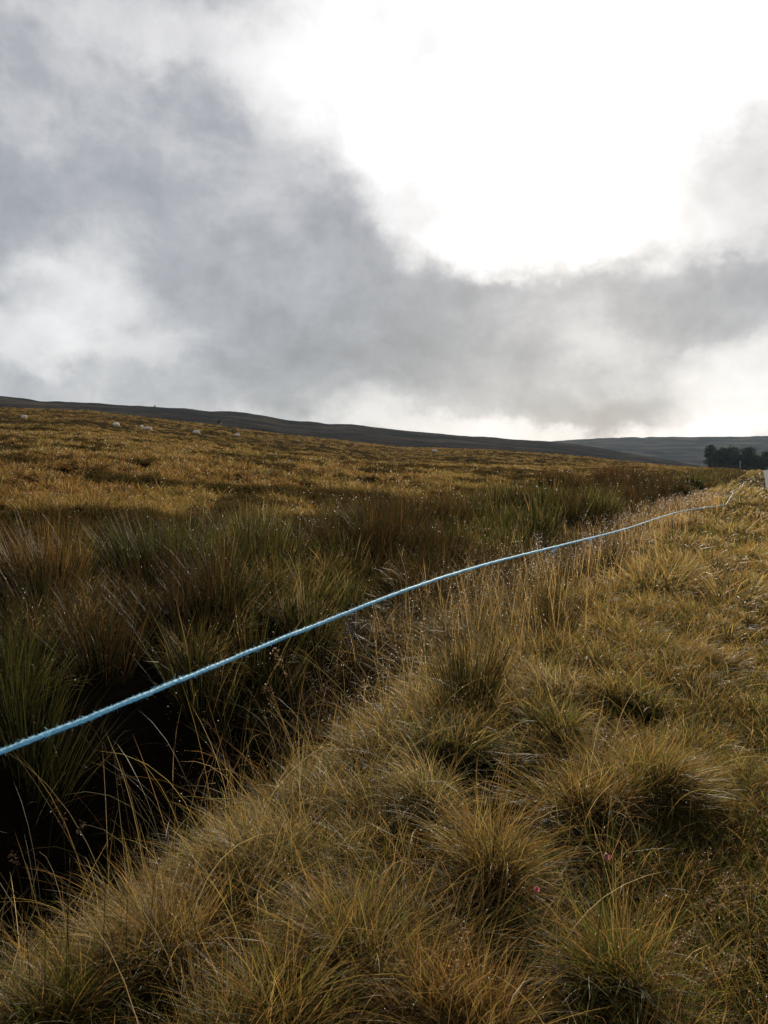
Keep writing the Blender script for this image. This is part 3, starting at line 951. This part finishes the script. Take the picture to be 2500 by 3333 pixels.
# ---------------------------------------------------------------- the blue rope
def build_rope():
    tab = [(150, 2390, 1.47), (450, 2270, 1.68), (750, 2146, 2.0), (1050, 2026, 2.42), (1350, 1910, 3.0), (1600, 1832, 3.95), (1850, 1769, 5.6),
           (2037, 1721, 7.6), (2171, 1677, 9.8), (2247, 1659, 12.4), (2362, 1643, 22.0), (2371, 1630, 24.5), (2386, 1605, 28.5), (2382, 1600, 30.0), (2415, 1584, 37.0),
           (2418, 1576, 42.0), (2428, 1566, 49.0)]
    pts = []
    for bx, by, z in tab:
        d = pix_dir(*big(bx, by))
        pts.append(np.array((0, 0, CAM_H)) + d * z)
    back = pts[0] - pts[1]
    back /= np.linalg.norm(back)
    first = [pts[0] + back * s + np.array((0, 0, .03 * s * s)) for s in (3.2, 1.8, .7)]
    last = [pts[-1] + np.array((SA, CA, 0)) * s + np.array((0, 0, -.1 * s)) for s in (2.0, 5.0)]
    fine = catmull(first + pts[:11], 240)
    seg = np.linalg.norm(np.diff(fine, axis=0), axis=1)
    s = np.concatenate([[0], np.cumsum(seg)])
    # near part: twisted three strand lay; sample every 6 mm up to 9 m, coarser beyond
    L = s[-1]
    near = np.arange(0, min(13.5, L), .006)
    ss = np.concatenate([near, np.arange(near[-1] + .03, L, .03)])
    P = np.stack([np.interp(ss, s, fine[:, i]) for i in range(3)], -1)
    wig = (fbm(ss * 14, ss * 0, 2, 5) - .5) * .0022
    P[:, 2] += wig
    T_ = np.gradient(P, axis=0)
    T_ /= np.linalg.norm(T_, axis=1)[:, None]
    a = np.cross(T_, (0, 0, 1.0))
    a /= np.linalg.norm(a, axis=1)[:, None]
    c = np.cross(a, T_)
    sides = 18
    an = np.arange(sides) * 2 * PI / sides
    tw = ss * 2 * PI / .062
    lob = .70 + .36 * np.abs(np.cos(1.5 * (an[None] - tw[:, None])))
    R0 = .0048 * (1 + .16 * (fbm(ss * 30, ss * 0 + 3, 2, 8) - .5) * 2)
    R = R0[:, None] * lob
    V = P[:, None] + R[..., None] * (np.cos(an)[None, :, None] * a[:, None] + np.sin(an)[None, :, None] * c[:, None])
    me = quads_mesh('rope', V.reshape(-1, 3), len(ss), sides)
    # close around: quads_mesh leaves the seam open, so add it
    n = len(ss)
    i0 = np.arange(n - 1) * sides
    seam = np.stack([i0 + sides - 1, i0 + 2 * sides - 1, i0 + sides, i0], -1)
    idx = np.arange(n * sides).reshape(n, sides)
    F = np.stack([idx[:-1, :-1], idx[1:, :-1], idx[1:, 1:], idx[:-1, 1:]], -1).reshape(-1, 4)
    me = raw_mesh('rope', V.reshape(-1, 3), np.concatenate([F, seam]).reshape(-1), np.full(len(F) + len(seam), 4))
    root = tag(link('rope', me, M_ROPE), 'long taut pale blue fibrous rope strung over the ditch bank and dropping onto the grass', 'rope')
    # far part over the grass tops
    far = catmull([pts[10]] + pts[11:] + last, 8)
    b = Batch()
    add_tube(b, far, .0062, (0, 0, 0), 8)
    link('slack_end', b.mesh('slack_end'), M_ROPE, root)['label'] = 'kinked far end of the rope lying over the grass'
    # loose fibres standing off the lay
    b = Batch()
    m = 42000
    k = (RNG.random(m) ** 1.0 * (np.searchsorted(ss, 10.0) - 2)).astype(int)
    ang = RNG.uniform(0, 2 * PI, m)
    nrm = np.cos(ang)[:, None] * a[k] + np.sin(ang)[:, None] * c[k]
    st = P[k] + nrm * R0[k][:, None] * .85
    ln = RNG.gamma(2.0, .0017, m)
    dirn = nrm * .75 + T_[k] * RNG.normal(0, 1.0, m)[:, None]
    dirn /= np.linalg.norm(dirn, axis=1)[:, None]
    q1 = st + dirn * ln[:, None] * .5
    q2 = q1 + (dirn + RNG.normal(0, .5, (m, 3))) * ln[:, None] * .5
    sd = np.cross(dirn, RNG.normal(0, 1, (m, 3)))
    sd = sd / np.linalg.norm(sd, axis=1)[:, None] * .00018
    FV = np.stack([st - sd, st + sd, q1 + sd, q1 - sd, q2], 1)
    loops = (np.array([0, 1, 2, 3, 3, 2, 4])[None] + (np.arange(m) * 5)[:, None]).ravel()
    b.add(FV.reshape(-1, 3), loops, np.tile([4, 3], m), np.zeros((m * 5, 3)))
    link('loose_fibres', b.mesh('loose_fibres'), M_ROPE, root)
    # two frayed tufts hanging below
    for bx, by in ((1812, 1778), (1925, 1752)):
        dd = np.array([np.dot(p - np.array((0, 0, CAM_H)), p * 0 + 1) for p in P[:1]])
        px = 384 + P[:, 0] / (P[:, 1] * math.cos(PITCH) - (P[:, 2] - CAM_H) * math.sin(PITCH)) * FPX
        i = int(np.argmin(np.abs(px - big(bx, by)[0])))
        b = Batch()
        for _ in range(14):
            o0 = P[i] + T_[i] * RNG.uniform(-.01, .05)
            h = RNG.uniform(.012, .04)
            o1 = o0 + np.array((0, 0, -h * .6)) - T_[i] * RNG.uniform(.01, .08) + RNG.normal(0, .008, 3)
            o2 = o1 + np.array((0, 0, -h * .5)) - T_[i] * RNG.uniform(.01, .09) + RNG.normal(0, .014, 3)
            add_tube(b, catmull([o0, o1, o2], 3), .0008, (0, 0, 0), 3)
        link('frayed_tuft', b.mesh('frayed_tuft'), M_ROPE, root)
    return P


ROPE_P = build_rope()


# ---------------------------------------------------------------- flowering stems
def spikelets(b, pts, size, col):
    pts = np.asarray(pts)
    n = len(pts)
    d = RNG.normal(0, 1, (n, 3))
    d[:, 2] = d[:, 2] * .6 - .3
    d /= np.linalg.norm(d, axis=1)[:, None]
    s = np.cross(d, RNG.normal(0, 1, (n, 3)))
    s /= np.linalg.norm(s, axis=1)[:, None]
    k = np.cross(d, s)
    sz = size * RNG.uniform(.7, 1.4, n)[:, None]
    V = np.stack([pts - d * sz, pts + s * sz * .32, pts + k * sz * .32, pts - s * sz * .32, pts - k * sz * .32, pts + d * sz], 1)
    tri = [0, 1, 2, 0, 2, 3, 0, 3, 4, 0, 4, 1, 5, 2, 1, 5, 3, 2, 5, 4, 3, 5, 1, 4]
    loops = (np.array(tri)[None] + (np.arange(n) * 6)[:, None]).ravel()
    C = np.repeat(np.asarray(col)[None] * np.exp(RNG.normal(0, .25, (n, 1))), 6, 0)
    b.add(V.reshape(-1, 3), loops, np.full(n * 8, 3), C)


def panicle_stem(x, y, Ht, lean, plen, col, scol, label, loose=1.0, name='flowering_stalk', group='seed heads on the bank'):
    z = float(H(x, y))
    loc = (x, y, z)
    root = empty(name, loc)
    tag(root, label, 'grass stem', group, 'thing')
    lean = np.array(lean, float)
    path = catmull([(0, 0, -.02), (lean[0] * .15, lean[1] * .15, Ht * .4), (lean[0] * .45, lean[1] * .45, Ht * .78), (lean[0], lean[1], Ht)], 6)
    sb, pb = Batch(), Batch()
    r = math.hypot(x, y)
    add_tube(sb, path, np.linspace(max(.0011, .4 * r / FPX / 1.5), .0007, len(path)), scol, 4)
    tip = path[-1]
    ax = path[-1] - path[-3]
    ax /= np.linalg.norm(ax)
    m = int(26 * plen / .15)
    pts = []
    for i in range(m):
        t = i / m
        o = path[-1] + ax * (t - .55) * plen + np.array((0, 0, -.02 * t))
        ln = plen * .34 * loose * math.sin(PI * min(1, .15 + .85 * (1 - t))) * RNG.uniform(.5, 1.1) + .006
        d = ax * .8 + RNG.normal(0, .55, 3)
        d /= np.linalg.norm(d)
        e = o + d * ln + np.array((0, 0, -ln * .15))
        mid = (o + e) / 2 + np.array((0, 0, ln * .06))
        add_tube(pb, [o, mid, e], max(.0004, .16 * r / FPX), scol, 3)
        for _ in range(max(3, int(6 * loose))):
            f = RNG.uniform(.35, 1.05)
            pts.append(o + (e - o) * f + RNG.normal(0, .0025 * (.5 + loose), 3))
    spikelets(pb, pts, max(.0030, .42 * r / FPX), col)
    link('stem', sb.mesh('stem'), M_BLADE, root)
    link('panicle', pb.mesh('panicle'), M_BLADE, root)
    for p in pts[::9]: DEW.append((np.asarray(p) + np.asarray(loc))[None])


PAN = (.42, .30, .16)
for bx, by, Ht, lean, pl, lo, lab in [
    (2284, 2850, .55, (.10, .06), .13, .5, 'narrow buff seed head over the dark hollow left of the mown strip'),
    (2330, 2925, .52, (.16, .02), .15, .7, 'upper of the paired tawny seed heads leaning right over the short grass'),
    (2395, 2964, .50, (.20, .00), .15, .6, 'rightmost tawny seed head over the short grass'),
    (2277, 3036, .50, (.18, .03), .17, .35, 'slim pale seed head slanting right below the paired tawny heads'),
    (2345, 3160, .48, (.22, -.02), .18, .8, 'fluffy tawny seed head low down near the bottom right corner'),
    (2190, 3125, .45, (.10, .03), .16, .7, 'brown seed head drooping left of the fluffy bottom right one'),
    (2030, 2530, .60, (-.02, .08), .12, .5, 'thin pale seed head standing behind the pink flowers'),
    (1477, 3150, .60, (.06, .05), .14, 1.0, 'open lacy pale seed head at the bottom centre of the photo'),
    (913, 2176, .72, (-.08, .05), .14, .9, 'lacy seed head sparkling just below the rope over the ditch'),
    (1262, 2092, .70, (-.16, .02), .14, .9, 'nodding seed head right below the cobweb'),
    (1251, 2186, .64, (.08, .05), .14, .8, 'upright seed head below the nodding one'),
    (680, 2270, .70, (-.20, .05), .14, .8, 'drooping seed head left of the lacy one under the rope'),
    (883, 2290, .60, (-.10, .05), .13, .8, 'lower seed head on the ditch edge under the lacy one'),
    (1170, 2260, .52, (.08, .05), .13, .9, 'pale seed head above the wispy tussock over the ditch'),
]:
    px, py = big(bx, by)
    gx, gy = ground_at(px, py, Ht * .96)
    panicle_stem(gx - lean[0], gy - lean[1], Ht, lean, pl, PAN, (.24, .17, .07), lab, lo)

for bx, by, Ht, lean, lab in [
    (434, 2790, .50, (.02, .03), 'dark dead rush stem at the edge of the straw tussock by the ditch'),
    (548, 2735, .55, (.06, .03), 'dark dead rush stem leaning right on the straw tussock by the ditch'),
    (603, 2925, .50, (-.06, .03), 'short dark rush head above the big central tussock'),
    (392, 2560, .80, (.05, .03), 'tallest dead rush stem rising from the dark ditch'),
    (181, 2640, .70, (.03, .03), 'dead rush head left of the middle one in the dark ditch'),
    (205, 2690, .68, (-.02, .03), 'dead rush head just right of its neighbour in the dark ditch'),
    (262, 2715, .66, (.04, .03), 'rusty dead rush head in the middle of the dark ditch'),
    (48, 2808, .60, (-.05, .03), 'dead rush head at the left edge of the photo in the ditch'),
]:
    px, py = big(bx, by)
    gx, gy = ground_at(px, py, Ht * .96)
    panicle_stem(gx - lean[0], gy - lean[1], Ht, lean, .05, (.16, .085, .04), (.06, .05, .025), lab, .7, 'dead_rush_stem', 'dead rush heads at the ditch')


def build_seed_haze():
    """the countless small seed heads that glitter on the bank edge"""
    b = Batch()
    P = poisson(wedge(5.2, 34, 30000, 33), .34)
    u, v = uv_of(P[:, 0], P[:, 1])
    dens = fbm(P[:, 0] * .5, P[:, 1] * .5, 2, 19)
    P = P[(v > 1.25) & (v < 3.6) & (dens > .36)]
    for x, y in P:
        r = math.hypot(x, y)
        for _ in range(3 if r < 14 else 2):
            xx, yy = x + RNG.normal(0, .12), y + RNG.normal(0, .12)
            Ht = RNG.uniform(.42, .72)
            z = float(H(xx, yy))
            top = np.array((xx + RNG.normal(0, .09), yy + RNG.normal(0, .06), z + Ht))
            add_blades(b, np.array([[xx, yy, z]]), np.array([math.atan2(top[1] - yy, top[0] - xx)]), Ht, .08, .25, px_w(r, .5, .0014),
                       np.array([(.14, .09, .04)]), np.array([(.36, .26, .12)]), 3)
            k = 48 if r < 14 else 24
            pts = top + RNG.normal(0, 1, (k, 3)) * (.035, .035, .055) - (0, 0, .05)
            spikelets(b, pts, max(.0022, .34 * r / FPX), (.36, .25, .14))
            DEW.append(pts[::16])
    o = link('seed_heads', b.mesh('seed_heads'), M_BLADE)
    tag(o, 'haze of tiny buff seed heads glittering along the bank edge', 'seed heads', kind='stuff')


build_seed_haze()


# ---------------------------------------------------------------- pink flowers
def pink_flower(bx, by, size, label, Ht, tilt):
    gx, gy = ground_at(*big(bx, by), Ht)
    z = float(H(gx, gy))
    root = empty('pink_flower', (gx, gy, z))
    tag(root, label, 'flower', 'pink flowers by the green based tussock')
    b = Batch()
    add_tube(b, catmull([(-.03, .03, -.02), (-.02, .02, Ht * .5), (0, 0, Ht)], 6), .0013, (0, 0, 0), 5)
    link('stem', b.mesh('stem'), M_SEPAL, root)
    b = Batch()
    add_tube(b, [(0, 0, Ht - .004), (0, 0, Ht + .004), (0, 0, Ht + .010)], [.002, .0045, .003], (0, 0, 0), 8)
    link('calyx', b.mesh('calyx'), M_SEPAL, root)
    b = Batch()
    rows = 5
    for k in range(7):
        a = k * 2 * PI / 7 + RNG.normal(0, .15)
        e = RNG.uniform(.25, .7)
        V = []
        for i in range(rows):
            t = i / (rows - 1)
            rad = size * (.12 + .88 * t)
            wd = size * .42 * math.sin(PI * (.15 + .75 * t)) * (1 if i < rows - 1 else .8)
            up = Ht + .006 + size * e * t - size * .45 * t ** 2.5
            for s in (-1, 0, 1):
                aa = np.array((math.cos(a), math.sin(a), 0)) * rad * (1 if s else 1.04) + np.array((-math.sin(a), math.cos(a), 0)) * wd * s
                aa[2] = up + (.10 * size if s else 0) + (.04 * size * (s != 0) if i == rows - 1 else 0)
                V.append(aa)
        V = np.array(V)
        idx = np.arange(rows * 3).reshape(rows, 3)
        F = np.stack([idx[:-1, :-1], idx[1:, :-1], idx[1:, 1:], idx[:-1, 1:]], -1).reshape(-1, 4)
        c = np.array((0, 0, Ht))
        rot = np.array(Matrix.Rotation(tilt, 3, 'X'))
        V = (V - c) @ rot.T + c
        b.add(V, F.reshape(-1), np.full(len(F), 4), np.zeros((len(V), 3)))
    link('petals', b.mesh('petals'), M_PETAL, root)


pink_flower(1746, 2898, .009, 'deep pink flower low in the dark hollow left of the green based tussock', .34, .9)
pink_flower(1973, 2792, .0085, 'smaller pale pink flower among the blades of the green based tussock', .66, .7)


# ---------------------------------------------------------------- cobweb under the rope
def build_web():
    d = pix_dir(*big(1150, 2000))
    c = np.array((0, 0, CAM_H)) + d * 2.62
    root_loc = c
    b = Batch()
    hub = np.array((.004, .0, -.062))
    ends = [(-.035, 0, -.010), (-.030, .004, .012), (-.010, 0, .020), (.010, .004, .022), (.012, 0, -.03), (-.022, .0, -.125), (.05, .01, -.03), (.08, .01, -.11), (.065, .0, -.16), (-.07, .0, -.055)]
    ends = [np.array(e) for e in ends]
    for e in ends: add_tube(b, [hub, (hub + e) / 2, e], .0003, (0, 0, 0), 3)
    for f in (.45, .62, .8, .95):
        for e, g in zip(ends[:4], ends[1:5]):
            if RNG.random() < .85: add_tube(b, [hub + (e - hub) * f, hub + ((e + g) / 2 - hub) * f * .93, hub + (g - hub) * f], .00035, (0, 0, 0), 3)
    for f in (.35, .55, .75):
        e, g = ends[5], ends[0]
        add_tube(b, [hub + (e - hub) * f, hub + ((e + g) / 2 - hub) * f * .9, hub + (g - hub) * f], .00035, (0, 0, 0), 3)
    o = link('cobweb', b.mesh('cobweb'), M_WEB, None, root_loc)
    tag(o, 'torn cobweb hanging just below the blue rope over the ditch', 'cobweb')


build_web()


# ---------------------------------------------------------------- sheep
def ellipsoid_rings(path, radii, sides=14):
    """loft of elliptical rings along x; path = (x, z) centres, radii = (ry, rz)"""
    V = []
    an = np.arange(sides) * 2 * PI / sides
    for (x, z), (ry, rz) in zip(path, radii):
        V += [(x, ry * math.cos(a), z + rz * math.sin(a)) for a in an]
    n = len(path)
    idx = np.arange(n * sides).reshape(n, sides)
    nx = np.roll(idx, -1, 1)
    F = np.stack([idx[:-1], nx[:-1], nx[1:], idx[1:]], -1).reshape(-1, 4)
    return np.array(V), np.concatenate([F.reshape(-1), idx[0][::-1], idx[-1]]), np.concatenate([np.full(len(F), 4), [sides, sides]])


def sheep_mesh():
    b = Batch()

    def part(V, l, t): b.add(V, l, t, np.zeros((len(V), 3)))
    part(*ellipsoid_rings([(-.58, .66), (-.54, .66), (-.42, .66), (-.2, .64), (.05, .63), (.28, .64), (.44, .67), (.54, .70)],
                          [(.04, .05), (.15, .16), (.22, .24), (.25, .27), (.255, .28), (.235, .27), (.17, .21), (.08, .10)]))
    part(*ellipsoid_rings([(.40, .70), (.50, .64), (.62, .48), (.70, .34)], [(.12, .16), (.10, .12), (.075, .085), (.06, .07)]))      # neck lowered to graze
    part(*ellipsoid_rings([(.62, .38), (.68, .33), (.76, .24), (.84, .15), (.86, .12)], [(.05, .06), (.075, .08), (.062, .062), (.042, .04), (.02, .02)]))
    for s in (-1, 1):
        V, l, t = tube([(.66, .05 * s, .40), (.66, .12 * s, .40), (.66, .18 * s, .37)], [.03, .03, .008], 6)
        part(V, l, t)
        V, l, t = tube([(.34, .13 * s, .55), (.35, .13 * s, .34), (.335, .13 * s, .30), (.35, .13 * s, .06), (.36, .13 * s, 0)], [.085, .042, .042, .028, .036], 8)
        part(V, l, t)
        V, l, t = tube([(-.36, .14 * s, .62), (-.33, .14 * s, .44), (-.42, .14 * s, .30), (-.40, .14 * s, .06), (-.38, .14 * s, 0)], [.13, .075, .04, .03, .036], 8)
        part(V, l, t)
    V, l, t = tube([(-.55, 0, .74), (-.62, 0, .66), (-.63, 0, .48)], [.04, .045, .02], 6)
    part(V, l, t)
    me0 = b.mesh('sheep')
    o = bpy.data.objects.new('sheep', me0)
    COL.objects.link(o)
    rm = o.modifiers.new('r', 'REMESH')
    rm.mode = 'VOXEL'
    rm.voxel_size = .028
    rm.use_smooth_shade = True
    dg = bpy.context.evaluated_depsgraph_get()
    me = bpy.data.meshes.new_from_object(o.evaluated_get(dg))
    bpy.data.objects.remove(o)
    n = len(me.vertices)
    co = np.empty(n * 3, np.float32)
    me.vertices.foreach_get('co', co)
    co = co.reshape(-1, 3)
    body = smooth(.42, .55, co[:, 2])[:, None]
    co = co + body * (fbm(co[:, 0] * 16 + co[:, 2] * 7, co[:, 1] * 16 + co[:, 2] * 5, 2, 4) - .5)[:, None] * .035 * np.array((.3, 1, 1))
    me.vertices.foreach_set('co', co.ravel().astype(np.float32))
    me.name = 'sheep'
    me.update()
    me.materials.append(M_WOOL)
    return me


SHEEP = sheep_mesh()
for (x, y, z, rz, lab) in FLOCK:
    o = bpy.data.objects.new('sheep', SHEEP)
    COL.objects.link(o)
    o.location = (x, y, z - .08)
    o.rotation_euler = (0, 0, rz)
    tag(o, lab, 'sheep', 'sheep grazing on the moor')


# ---------------------------------------------------------------- trees
def conifer(x, y, z, Ht, W, label, seed, group='conifers beyond the road end'):
    rng = np.random.default_rng(seed)
    root = empty('conifer_tree', (x, y, z))
    tag(root, label, 'tree', group)
    b = Batch()
    bend = rng.normal(0, .15, 2)
    add_tube(b, catmull([(0, 0, -.3), (bend[0], bend[1], Ht * .45), (bend[0] * .5, bend[1] * 1.5, Ht * .93)], 6), np.linspace(.26, .05, 13), (.1, .08, .06), 8)
    for k in range(9):
        h = Ht * rng.uniform(.25, .85)
        a = rng.uniform(0, 2 * PI)
        e = W * .45 * (1.1 - h / Ht)
        add_tube(b, [(bend[0] * .6, bend[1] * .6, h), (math.cos(a) * e * .6, math.sin(a) * e * .6, h + .15), (math.cos(a) * e, math.sin(a) * e, h + .3)], [.07, .05, .02], (.1, .08, .06), 5)
    link('trunk', b.mesh('trunk'), M_BARK, root)
    # crown of many small sprays gathered on lobes
    lobes = []
    for k in range(30):
        f = rng.random() ** .8
        h = Ht * (.16 + .80 * f)
        rad = W * .5 * (1.02 - .80 * max(0, (f - .45) / .55) ** 1.6) * (.75 + .25 * min(1, f / .2))
        a = rng.uniform(0, 2 * PI)
        q = rad * rng.uniform(.25, .8)
        lobes.append((math.cos(a) * q, math.sin(a) * q, h, W * rng.uniform(.13, .22)))
    n = 5200
    li = rng.integers(0, len(lobes), n)
    Lb = np.array(lobes)[li]
    d = rng.normal(0, 1, (n, 3))
    d /= np.linalg.norm(d, axis=1)[:, None]
    p = Lb[:, :3] + d * Lb[:, 3:4] * rng.uniform(.55, 1.08, (n, 1)) * (1, 1, .75)
    s = rng.normal(0, 1, (n, 3))
    s /= np.linalg.norm(s, axis=1)[:, None]
    t = np.cross(d, s)
    t /= np.linalg.norm(t, axis=1)[:, None]
    sz = rng.uniform(.14, .32, (n, 1))
    V = np.stack([p - s * sz, p + t * sz * .55, p + s * sz, p - t * sz * .45 + d * sz * .4], 1)
    loops = np.arange(n * 4)
    col = np.array((.026, .040, .028)) * np.exp(rng.normal(0, .35, (n, 1)))
    b = Batch()
    b.add(V.reshape(-1, 3), loops, np.full(n, 4), np.repeat(col, 4, 0))
    link('crown', b.mesh('crown', False), M_NEEDLE, root)


TREES = [  # top in 2500 x 3333 coordinates, distance, width, label
    (2313, 1443, 345, 6.0, 'tallest slim conifer at the left end of the dark clump'),
    (2336, 1462, 335, 7.0, 'lower conifer tucked right of the tallest slim one'),
    (2356, 1452, 340, 7.5, 'conifer left of the two rounded middle crowns'),
    (2381, 1450, 338, 8.0, 'left of the two rounded middle conifer crowns'),
    (2404, 1455, 342, 7.0, 'right of the two rounded middle conifer crowns'),
    (2424, 1460, 333, 6.5, 'lowest conifer in the dip behind the pale post'),
    (2440, 1452, 336, 8.5, 'broad conifer at the right end of the main clump'),
    (2462, 1478, 330, 6.5, 'short conifer where the clump falls away at its right end'),
    (2492, 1462, 322, 6.5, 'separate conifer cut by the right edge of the photo'),
]
for k, (bx, by, dist, W, lab) in enumerate(TREES):
    d = pix_dir(*big(bx, by))
    x, y = d[0] * dist, d[1] * dist
    z0 = -3.2
    conifer(x, y, z0, CAM_H + d[2] * dist - z0 - .9, W * 1.35, lab, 100 + k)
# the ground under the clump lies low behind the crest; a lone bare thorn stands on the moor edge
d = pix_dir(*big(712, 1366))
DD = 262
tx, ty = d[0] * DD, d[1] * DD
tz = float(H(tx, ty)) - .2
root = empty('thorn_tree', (tx, ty, tz))
tag(root, 'lone dark thorn tree standing against the foot of the left hill', 'tree')
hb = CAM_H + d[2] * DD - tz + .2
b = Batch()
add_tube(b, catmull([(0, 0, -.2), (.1, 0, hb * .4), (.2, 0, hb * .75)], 5), np.linspace(.2, .08, 11), (.1, .08, .06), 7)
link('trunk', b.mesh('trunk'), M_BARK, root)
b = Batch()
n = 260
dd = RNG.normal(0, 1, (n, 3)) * (.42, .42, .22 * hb / 1.6)
p = dd * .8 + (.1, 0, hb * .64)
sA, sB = RNG.normal(0, .12, (n, 3)), RNG.normal(0, .12, (n, 3))
b.add(np.stack([p - sA, p + sB, p + sA, p - sB], 1).reshape(-1, 3), np.arange(n * 4), np.full(n, 4), np.repeat(np.array((.02, .02, .016)) * np.exp(RNG.normal(0, .3, (n, 1))), 4, 0))
link('crown', b.mesh('crown', False), M_NEEDLE, root)

# pale post at the roadside in front of the conifers, and a cairn on each skyline
d = pix_dir(*big(2410, 1500))
PD = 262
x, y = d[0] * PD, d[1] * PD
zt = CAM_H + d[2] * PD
zb = float(H(x, y)) - .2
b = Batch()
add_tube(b, [(0, 0, zb - zt), (0, 0, -.3), (0, 0, -.06), (0, 0, 0)], [.17, .16, .15, .09], (0, 0, 0), 8)
add_tube(b, [(-.2, 0, -.5), (.2, 0, -.5)], [.05, .05], (0, 0, 0), 6)
tag(link('marker_post', b.mesh('marker_post'), M_POST, None, (x, y, zt)), 'thin pale post standing in front of the dark conifers', 'post')


def cairn(bx, by, dist, size, label):
    d = pix_dir(*big(bx, by))
    loc = (d[0] * dist, d[1] * dist, CAM_H + d[2] * dist)
    b = Batch()
    for k in range(26):
        t = k / 26
        r = size * (1 - t) * .8
        a = k * 2.4
        c = np.array((math.cos(a) * r * .6, math.sin(a) * r * .6, -size * .8 + size * 1.6 * t))
        s = size * RNG.uniform(.22, .34)
        add_tube(b, [c + (-s, 0, 0), c + (-s * .5, 0, .1 * s), c + (s * .5, 0, 0), c + (s, 0, 0)], [s * .3, s * .8, s * .75, s * .3], (0, 0, 0), 6)
    tag(link('cairn', b.mesh('cairn'), M_STONE, None, loc), label, 'cairn', 'cairns on the skyline')


cairn(2023, 1427, 1985, 3.6, 'tiny stone cairn on the far skyline at the right')
cairn(504, 1324, 895, 2.0, 'tiny stone cairn on the left hill skyline')


# ---------------------------------------------------------------- dew
def build_dew():
    P = np.concatenate([np.atleast_2d(d) for d in DEW])
    r = np.linalg.norm(P - (0, 0, CAM_H), axis=1)
    keep = (r < 90) & (fbm(P[:, 0] * .9, P[:, 1] * .9, 3, 66) + RNG.normal(0, .09, len(P)) > .40) & (RNG.random(len(P)) < np.clip(30 / r, .4, 1))
    P, r = P[keep], r[keep]
    n = len(P)
    s = np.maximum(.0014, np.where(r < 6, .42, .34) * r / FPX)[:, None] * np.exp(np.clip(RNG.normal(-.1, .5, (n, 1)), -1, .28))
    off = np.array([(0, 0, 1), (1, 0, 0), (0, 1, 0), (-1, 0, 0), (0, -1, 0), (0, 0, -1)], float)
    V = P[:, None] + off[None] * s[:, None]
    tri = [0, 1, 2, 0, 2, 3, 0, 3, 4, 0, 4, 1, 5, 2, 1, 5, 3, 2, 5, 4, 3, 5, 1, 4]
    loops = (np.array(tri)[None] + (np.arange(n) * 6)[:, None]).ravel()
    me = raw_mesh('dew', V.reshape(-1, 3), loops, np.full(n * 8, 3), True)
    tag(link('dew', me, M_DEW), 'glittering dew drops clinging to the grass blades everywhere', 'dew', kind='stuff')
    print('dew drops', n)


build_dew()


# ---------------------------------------------------------------- air
def build_haze():
    x0, x1, y0, y1, z0, z1 = -3100, 3100, -3100, 3100, -16.0, 120.0
    V = [(x, y, z) for z in (z0, z1) for x, y in ((x0, y0), (x1, y0), (x1, y1), (x0, y1))]
    loops = np.array([0, 3, 2, 1, 4, 5, 6, 7, 0, 1, 5, 4, 1, 2, 6, 5, 2, 3, 7, 6, 3, 0, 4, 7])
    me = raw_mesh('haze', np.array(V), loops, np.full(6, 4), False)
    m, N = new_mat("moor_air")
    vol = N.n('ShaderNodeVolumePrincipled', {'Color': (.58, .74, .97, 1), 'Density': .000032, 'Anisotropy': .3})
    N.n('ShaderNodeOutputMaterial', {'Volume': vol.outputs[0]})
    tag(link('haze', me, m), 'thin pale air softening the far hills', 'haze', kind='stuff')


build_haze()
